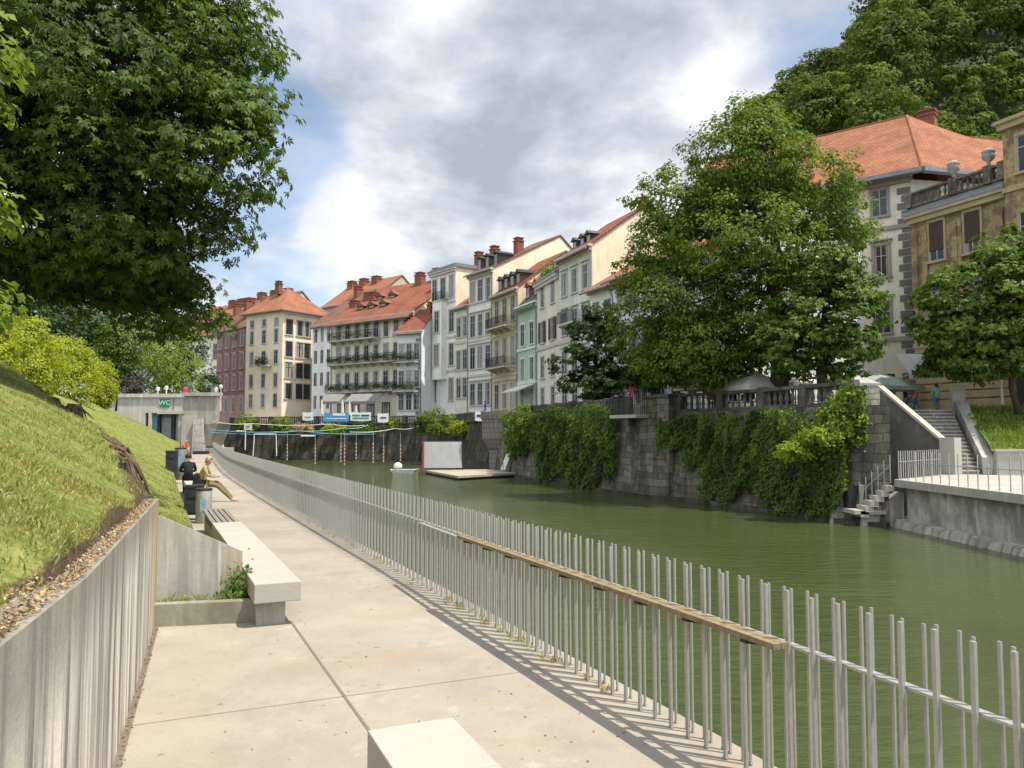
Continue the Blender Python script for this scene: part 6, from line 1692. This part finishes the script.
    for i in range(n):
        for j in range(8):
            def pt(i, j): x = 19.72 + 12.5 * i / n; y0 = 32.55 - 1.8 * i / n; return (x + 1.7 * j / 8 * (1 - i / n), y0 + 5.2 * j / 8, 1.15 + 1.95 * (j / 8) ** .8 + .05 * sin(i * 2 + j))
            g.poly([pt(i, j), pt(i + 1, j), pt(i + 1, j + 1), pt(i, j + 1)])
    struct(g.build('planted_bank', plain('bank_soil', (.10, .14, .03), .95, 0, .4, 5)))
    rs = np.random.RandomState(3); n = 9000; u = rs.rand(n) * .7; v = rs.rand(n)
    x = 19.8 + 12.4 * u + 1.7 * v * (1 - u); y = 32.55 - 1.8 * u + 5.2 * v; z = 1.15 + 1.95 * v ** .8
    tufts('bank_grass', np.column_stack([x, y, z]), np.full(n, .28), 1, .02, L_bright, 'bright unmown grass on the bank beside the stairs', 'grass', seed=14, width=.1)
right_side()
# people at the stair head
for (px, D, rz, pose, lb, top, bt) in ((917, 46.5, 2.8, 'walk', 'person in bright pink at the top of the stairs', M_pink, M_jean), (924, 47, 0.2, 'stand', 'person in grey purple beside the one in pink', M_greyc, M_jean), (937, 45.6, 1.7, 'walk', 'person in pale teal shirt and jeans seen from behind', M_teal, M_jean), (906, 49, 3.0, 'stand', 'person in dark clothes under the green parasol', M_black, M_jean)):
    q = P(px, 414, D); person((q.x, D, STREET), rz, pose, lb, top, bt, M_dkhair, shoes=M_dark, group='pedestrians at the stair head', hairlen=.03)
# awning
def awning(px0, px1, py_hi, py_lo, D, dep, label, col, rz=0, name='awning'):
    a = P(px0, py_lo, D); b = P(px1, py_lo, D); zt = P(px0, py_hi, D).z; r = empty(name, (a.x, D, a.z), rz, label, 'awning', 'shop awnings on the far bank')
    W = b.x - a.x; H = zt - a.z; m = MB(); m.hexa([(0, 0, 0), (W, 0, 0), (W, dep, H), (0, dep, H)], [(0, 0, .05), (W, 0, .05), (W, dep, H + .05), (0, dep, H + .05)])
    m.build('canvas', col, r); m = MB(); m.box(0, W, -.03, -.003, -.28, .04); m.build('valance', col, r)
    for x_ in (.05, W - .05): m = MB(); m.bar((x_, 0, 0), (x_, dep, -.2), .04, .04); m.build('arm', M_steel, r)
    return r
M_can = pl('grey_canvas', (.39, .39, .38)); M_canw = pl('white_canvas', (.50, .48, .42)); M_cang = pl('green_grey_canvas', (.30, .36, .30)); M_cand = pl('faded_canvas', (.22, .22, .205))
awning(909, 936, 352, 374, 43.0, 1.5, 'pale grey shop awning on the ochre house', M_can)
awning(320, 343, 394, 402, 104, 1.6, 'light grey awning left under the balconies', M_cand, -.45)
awning(344, 382, 394, 402, 101, 1.6, 'long pale awning right under the balconies', M_cand, -.45)
def parasol(px, py, D, R, label, col, closed=False, zb=STREET, group='cafe parasols on the far bank', sq=4):
    q = P(px, py, D); r = empty('parasol', (q.x, D, zb), .4, label, 'parasol', group); H = q.z - zb
    m = MB(); m.tube([(0, 0, 0), (0, 0, H)], .035, 8); m.build('pole', M_woodgrey, r)
    m = MB(); m.lathe((0, 0, 0), [(.28, 0), (.28, .08), (.06, .12)], 12); m.build('base', M_c2, r)
    m = MB()
    if closed: m.lathe((0, 0, 0), [(.05, H * .38), (.26, H * .40), (.2, H * .6), (.12, H * .85), (.03, H)], 9); m.build('canopy', col, r, False)
    else:
        n = sq; V = []
        ang = [2 * pi * (k + .5) / n for k in range(n)]
        e = [(R * cos(t) * 1.2, R * sin(t) * 1.2, H - .75) for t in ang]; e2 = [(x * 1.0, y * 1.0, z - .22) for x, y, z in e]; i_ = [(x * .12, y * .12, H - .02) for x, y, _ in e]; top_ = (0, 0, H + .12)
        for k in range(n):
            j = (k + 1) % n; m.poly([e[k], e[j], i_[j], i_[k]]); m.poly([i_[k], i_[j], top_]); m.poly([e2[k], e2[j], e[j], e[k]]); m.poly([(a * .99, b * .99, c - .03) for a, b, c in (i_[k], i_[j], e[j], e[k])])
        m.build('canopy', col, r)
        m = MB()
        for t in ang: m.bar((0, 0, H - .95), (R * .75 * cos(t), R * .75 * sin(t), H - .55), .025, .025)
        m.build('ribs', M_woodgrey, r)
parasol(712, 372, 41.5, 1.7, 'pale square parasol over the left cafe tables', M_canw)
parasol(752, 372, 39.5, 1.6, 'cream square parasol left of the thick trunk', M_canw)
parasol(838, 370, 41.5, 1.7, 'grey square parasol right of the round dark tree', M_can)
parasol(880, 374, 44.5, 1.9, 'green grey parasol left of the stair head', M_cang)
parasol(795, 370, 42.5, 1.7, 'pale parasol between the thick trunk and dark tree', M_canw)
parasol(633, 390, 50, 1, 'folded pink white parasol behind the small balcony', M_canw, True)
parasol(649, 386, 50, 1, 'folded pale parasol right of the small balcony', M_canw, True)
for k, px in enumerate((322, 342.5, 349.5, 356)):
    parasol(px, (400, 399, 401, 405)[k], 99, 1, ['folded white parasol left of the pair at the banners', 'tallest folded white parasol above the blue banner', 'folded white parasol above the gap between banners', 'small folded parasol above the green lettered banner'][k], M_canw, True, 3.0)
# cafe tables & chairs silhouettes
def cafe_set(px, D, label, seed):
    q = P(px, 400, D); r = empty('cafe_table', (q.x, D, STREET), seed, label, 'table', 'cafe tables on the terrace'); m = MB(); m.lathe((0, 0, .72), [(.36, 0), (.36, .03)], 14); m.build('tabletop', M_woodgrey, r)
    m = MB(); m.tube([(0, 0, .02), (0, 0, .72)], .03, 8); m.lathe((0, 0, 0), [(.24, 0), (.22, .03)], 12); m.build('leg', M_dark, r)
    for k in (0, 1):
        t = seed + k * pi; c = empty('cafe_chair', (q.x + .75 * cos(t), D + .75 * sin(t), STREET), t + pi, ['chair on one side of the ', 'chair on the other side of the '][k] + label.split(' ', 1)[1], 'chair', 'cafe chairs on the terrace')
        m = MB(); m.box(-.22, .22, -.22, .22, .44, .47); m.build('seat', M_brown, c); m = MB(); m.box(-.24, -.21, -.22, .22, .55, .9); m.build('backrest', M_brown, c)
        for sx_ in (-.2, .2):
            for sy_ in (-.2, .2): m = MB(); m.tube([(sx_, sy_, 0), (sx_, sy_, .44 if sx_ > 0 else .9)], .015, 6); m.build('leg', M_dark, c)
for k, px in enumerate((700, 722, 748, 806, 830)): cafe_set(px, 41 - k * .6, ['round cafe table under the left pale parasol', 'round cafe table in front of white house', 'round cafe table below the cream parasol', 'round cafe table between trunk and dark tree', 'round cafe table nearest the lime creeper'][k], k * .7)
# people/blue figure on bastion with banner
q = P(485, 405, 77.5); person((q.x, 77.8, 3.3), 3.4, 'stand', 'person in bright blue leaning over the bastion', M_blue, M_jean, M_dkhair)
def banner(px0, px1, py0, py1, D, label, col, marks, rz=0, txt=None, tcol=None):
    a = P(px0, py1, D); b = P(px1, py0, D); r = empty('banner', (a.x, D, a.z), rz, label, 'banner', 'banners on the far parapet'); W = b.x - a.x; H = b.z - a.z
    m = MB(); n = 8
    for i in range(n):
        x0, x1 = W * i / n, W * (i + 1) / n; s0, s1 = -.12 * sin(pi * i / n) * .6, -.12 * sin(pi * (i + 1) / n) * .6
        m.hexa([(x0, 0, s0), (x1, 0, s1), (x1, .03, s1), (x0, .03, s0)], [(x0, 0, H + s0), (x1, 0, H + s1), (x1, .03, H + s1), (x0, .03, H + s0)])
    c = m.build('cloth', col, r)
    for (x0, x1, z0, z1, mc) in marks:
        m = MB(); m.box(W * x0, W * x1, -.02, -.004, H * z0 - .07, H * z1 - .07); m.build('print', mc, c)
M_bw = pl('banner_white', (.72, .74, .76)); M_bb = pl('banner_blue', (.10, .33, .60)); M_bn = pl('banner_navy', (.03, .07, .22)); M_bg = pl('banner_green', (.05, .30, .16))
banner(302.5, 313, 412, 420, 97.2, 'white banner with a small blue drawing', M_bw, [(.2, .8, .35, .5, M_bb)])
banner(324, 349, 412.5, 421, 96.4, 'blue banner with a white wave', M_bb, [(.35, .85, .7, .95, M_bw), (.1, .9, .3, .4, M_bw)])
banner(350.5, 371, 412, 420.5, 95.6, 'white banner with green and dark lettering', M_bw, [(.08, .45, .55, .75, M_bg), (.52, .92, .55, .75, M_bn), (.1, .9, .25, .4, M_bg)])
banner(377.5, 388.5, 413, 422, 94.6, 'white banner with dark blue mark at the row end', M_bw, [(.25, .8, .45, .62, M_bn)])
banner(475, 486.5, 411, 420.5, 75.0, 'small white banner with navy print on the bastion', M_bw, [(.15, .8, .45, .7, M_bn)])

# ------------------------------------------------------------------ slalom gates & cables
def stripes():
    m, nt, b = mat('red_white_stripes', .5, .3); tcn = N(nt, 'ShaderNodeTexCoord'); sp = N(nt, 'ShaderNodeSeparateXYZ'); nt.links.new(tcn.outputs['Object'], sp.inputs[0])
    mm = N(nt, 'ShaderNodeMath', operation='MULTIPLY'); nt.links.new(sp.outputs['Z'], mm.inputs[0]); mm.inputs[1].default_value = 2.6
    fr = N(nt, 'ShaderNodeMath', operation='FRACT'); nt.links.new(mm.outputs[0], fr.inputs[0])
    c = ramp(nt, fr.outputs[0], [(.49, (.5, .49, .46)), (.51, (.34, .12, .09))]); nt.links.new(c, b.inputs['Base Color']); return m
M_str = stripes(); M_cb = plain('blue_cable', (.15, .27, .38), .5)
gd = 86
for k, (px, y0, y1, D) in enumerate(((287, 443, 460, 86), (315, 445, 464, 84), (340.6, 443, 462, 84), (344.3, 443, 465, 82), (356, 443, 459, 86), (373, 443, 463, 84), (383.4, 444, 462, 84), (400.3, 444, 461, 84))):
    a = P(px, y0, D); b = P(px, y1, D); r = empty('slalom_pole', (b.x, D, max(b.z, WZ + .08)), 0, 'red and white striped slalom pole hanging above the water', 'slalom pole', 'hanging slalom poles')
    H = a.z - max(b.z, WZ + .08); m = MB(); m.tube([(0, 0, 0), (0, 0, H)], .065, 8); m.build('striped_tube', M_str, r); m = MB(); m.tube([(0, 0, H), (0, 0, H + 1.2)], .012, 5); m.build('cord', M_white, r)
def cable(pts, rad, m, label):
    V = [P(*p) for p in pts]; o0 = V[0]; fine = []
    for a, b in zip(V, V[1:]):
        for i in range(8): t = i / 8; fine.append(a.lerp(b, t) - o0 - Vector((0, 0, .18 * sin(pi * t))))
    fine.append(V[-1] - o0); mb = MB(); mb.tube(fine, rad, 6); o = mb.build('slalom_cable', m); o.location = o0; tag(o, label, 'cable', 'cables strung over the river')
cable([(210, 430, 70), (300, 431, 84), (376, 434, 95)], .042, M_cb, 'thick blue cable low over the river')
cable([(210, 432.5, 71), (330, 433.5, 86), (390, 430, 94)], .03, M_cb, 'thin blue cable just under the thick one')
cable([(212, 421, 72), (250, 423.5, 82), (330, 424, 93), (368, 425, 96)], .03, M_white, 'pale upper cable with the white tag')
cable([(350, 432, 86), (395, 428.5, 92), (416, 427, 93)], .03, M_white, 'pale cable slanting toward the right bushes')
cable([(290, 431, 86), (345, 428, 93), (368, 425.5, 96)], .04, plain('green_cable', (.2, .5, .3), .5), 'thin green cable crossing the blue ones')
r = empty('gate_tag', tuple(P(248, 427, 82)), 0, 'white tag hanging on the pale upper cable', 'tag'); m = MB(); m.box(-.4, .4, -.02, .02, -.3, .3); m.build('plate', M_white, r); m = MB(); m.box(-.2, .2, -.03, -.022, -.1, .15); m.build('mark', M_greyc, r)
for (px0, px1, y, D, lb) in ((274, 287, 432.3, 84, 'white crossbar at the thick blue cable'), (301, 315, 436, 84, 'grey white crossbar above the first striped pole')):
    a = P(px0, y, D); b = P(px1, y, D); mb = MB(); mb.tube([(0, 0, 0), tuple(b - a)], .07, 6); o = mb.build('crossbar', M_white); o.location = a; tag(o, lb, 'crossbar')
# frames
def frame(px0, px1, y0, y1, D, label, one=False):
    a = P(px0, y1, D); b = P(px1, y0, D); r = empty('slalom_gate', (a.x, D, a.z), 0, label, 'slalom gate', 'pale hanging frames'); W, H = b.x - a.x, b.z - a.z; m = MB()
    if not one: m.tube([(0, 0, 0), (.1, 0, H), (W - .1, 0, H), (W, 0, 0)], .06, 6)
    else: m.tube([(0, 0, H), (W, 0, H), (W, 0, 0)], .06, 6)
    m.build('tube', M_white, r)
frame(253, 277, 434, 456, 80, 'pale arched frame hanging behind the far fence')
frame(236, 245.5, 431, 450, 80, 'pale corner frame left of the arched one', True)

# ------------------------------------------------------------------ pontoon, screen, boat
r = empty('pontoon', (-3.9, 57.2, WZ), 0, 'flat wooden pontoon moored under the bastion', 'pontoon')
m = MB(); ring = [(0, 0), (4.2, 4.4), (2.2, 10), (-3.6, 9.4)]
m.prism(ring, .18, .34); m.build('deck', plain('pontoon_planks', (.36, .32, .25), .9, 0, .35, 6), r)
m = MB(); m.prism([(x * .93 + .05, y * .93 + .3) for x, y in ring], -.2, .178); m.build('float', M_dark, r)
a = P(424, 466.5, 65.5); r = empty('white_screen', (a.x, 65.5, WZ + .34), .12, 'large white screen with red edge standing on the pontoon', 'screen')
m = MB(); m.hexa([(0, 0, .2), (3.15, 0, .2), (3.15, .06, .2), (0, .06, .2)], [(0, .25, 2.35), (3.1, .25, 2.35), (3.1, .31, 2.35), (0, .31, 2.35)]); m.build('sheet', pl('screen_white', (.39, .395, .40)), r)
m = MB(); m.box(-.14, -.01, -.05, .3, 0, 2.4); m.build('side_post', plain('dull_red', (.30, .07, .06), .7), r)
m = MB(); m.box(3.16, 3.24, 0, .3, 0, 2.4); m.bar((0, .3, 2.4), (3.2, .3, 2.4), .08, .08); m.bar((.3, .4, 2.2), (.3, 1.6, 0), .06, .06); m.bar((2.9, .4, 2.2), (2.9, 1.6, 0), .06, .06); m.build('frame', M_dark, r)
# boat
a = P(405, 472.5, 67); r = empty('rowing_boat', (a.x, 67, WZ), .05, 'small pale flat boat moored beside the pontoon', 'boat')
m = MB(); lo = [(-.9, -.45, -.1), (.7, -.45, -.1), (1.05, 0, -.1), (.7, .45, -.1), (-.9, .45, -.1)]; hi = [(-1.2, -.6, .34), (.85, -.6, .34), (1.3, 0, .42), (.85, .6, .34), (-1.2, .6, .34)]
m.hexa(lo, hi); m.build('hull', M_white, r); m = MB(); m.hexa([(-1.05, -.48, .345), (.75, -.48, .345), (.75, .48, .345), (-1.05, .48, .345)], [(-1.05, -.48, .36), (.75, -.48, .36), (.75, .48, .36), (-1.05, .48, .36)]); m.build('cover', M_can, r)
r = empty('buoy', (a.x - .6, 67, WZ + .36), 0, 'round white bundle lying on the small boat', 'buoy'); m = MB(); m.lathe((0, 0, 0), [(.12, 0), (.34, .12), (.38, .3), (.26, .5), (.06, .58)], 12); m.build('ball', M_white, r, True)
# gangway
a = P(503, 470, 63); b = P(511.5, 447, 64.5); r = empty('gangway', (a.x, 63, a.z), 0, 'white sloping gangway rail right of the pontoon', 'gangway'); m = MB(); m.bar((0, 0, 0), tuple(b - a), .4, .12); m.build('ramp', M_white, r); m = MB(); m.tube([(0, 0, .9), tuple(b - a + Vector((0, 0, .9)))], .03, 6); m.tube([(0, 0, 0), (0, 0, .9)], .03, 6); m.build('handrail', M_dark, r)
# lamp by ochre house
lamp(1001, 372, 38, STREET, 'white globe street lamp in front of the ochre house', 'street lamps on the far bank')
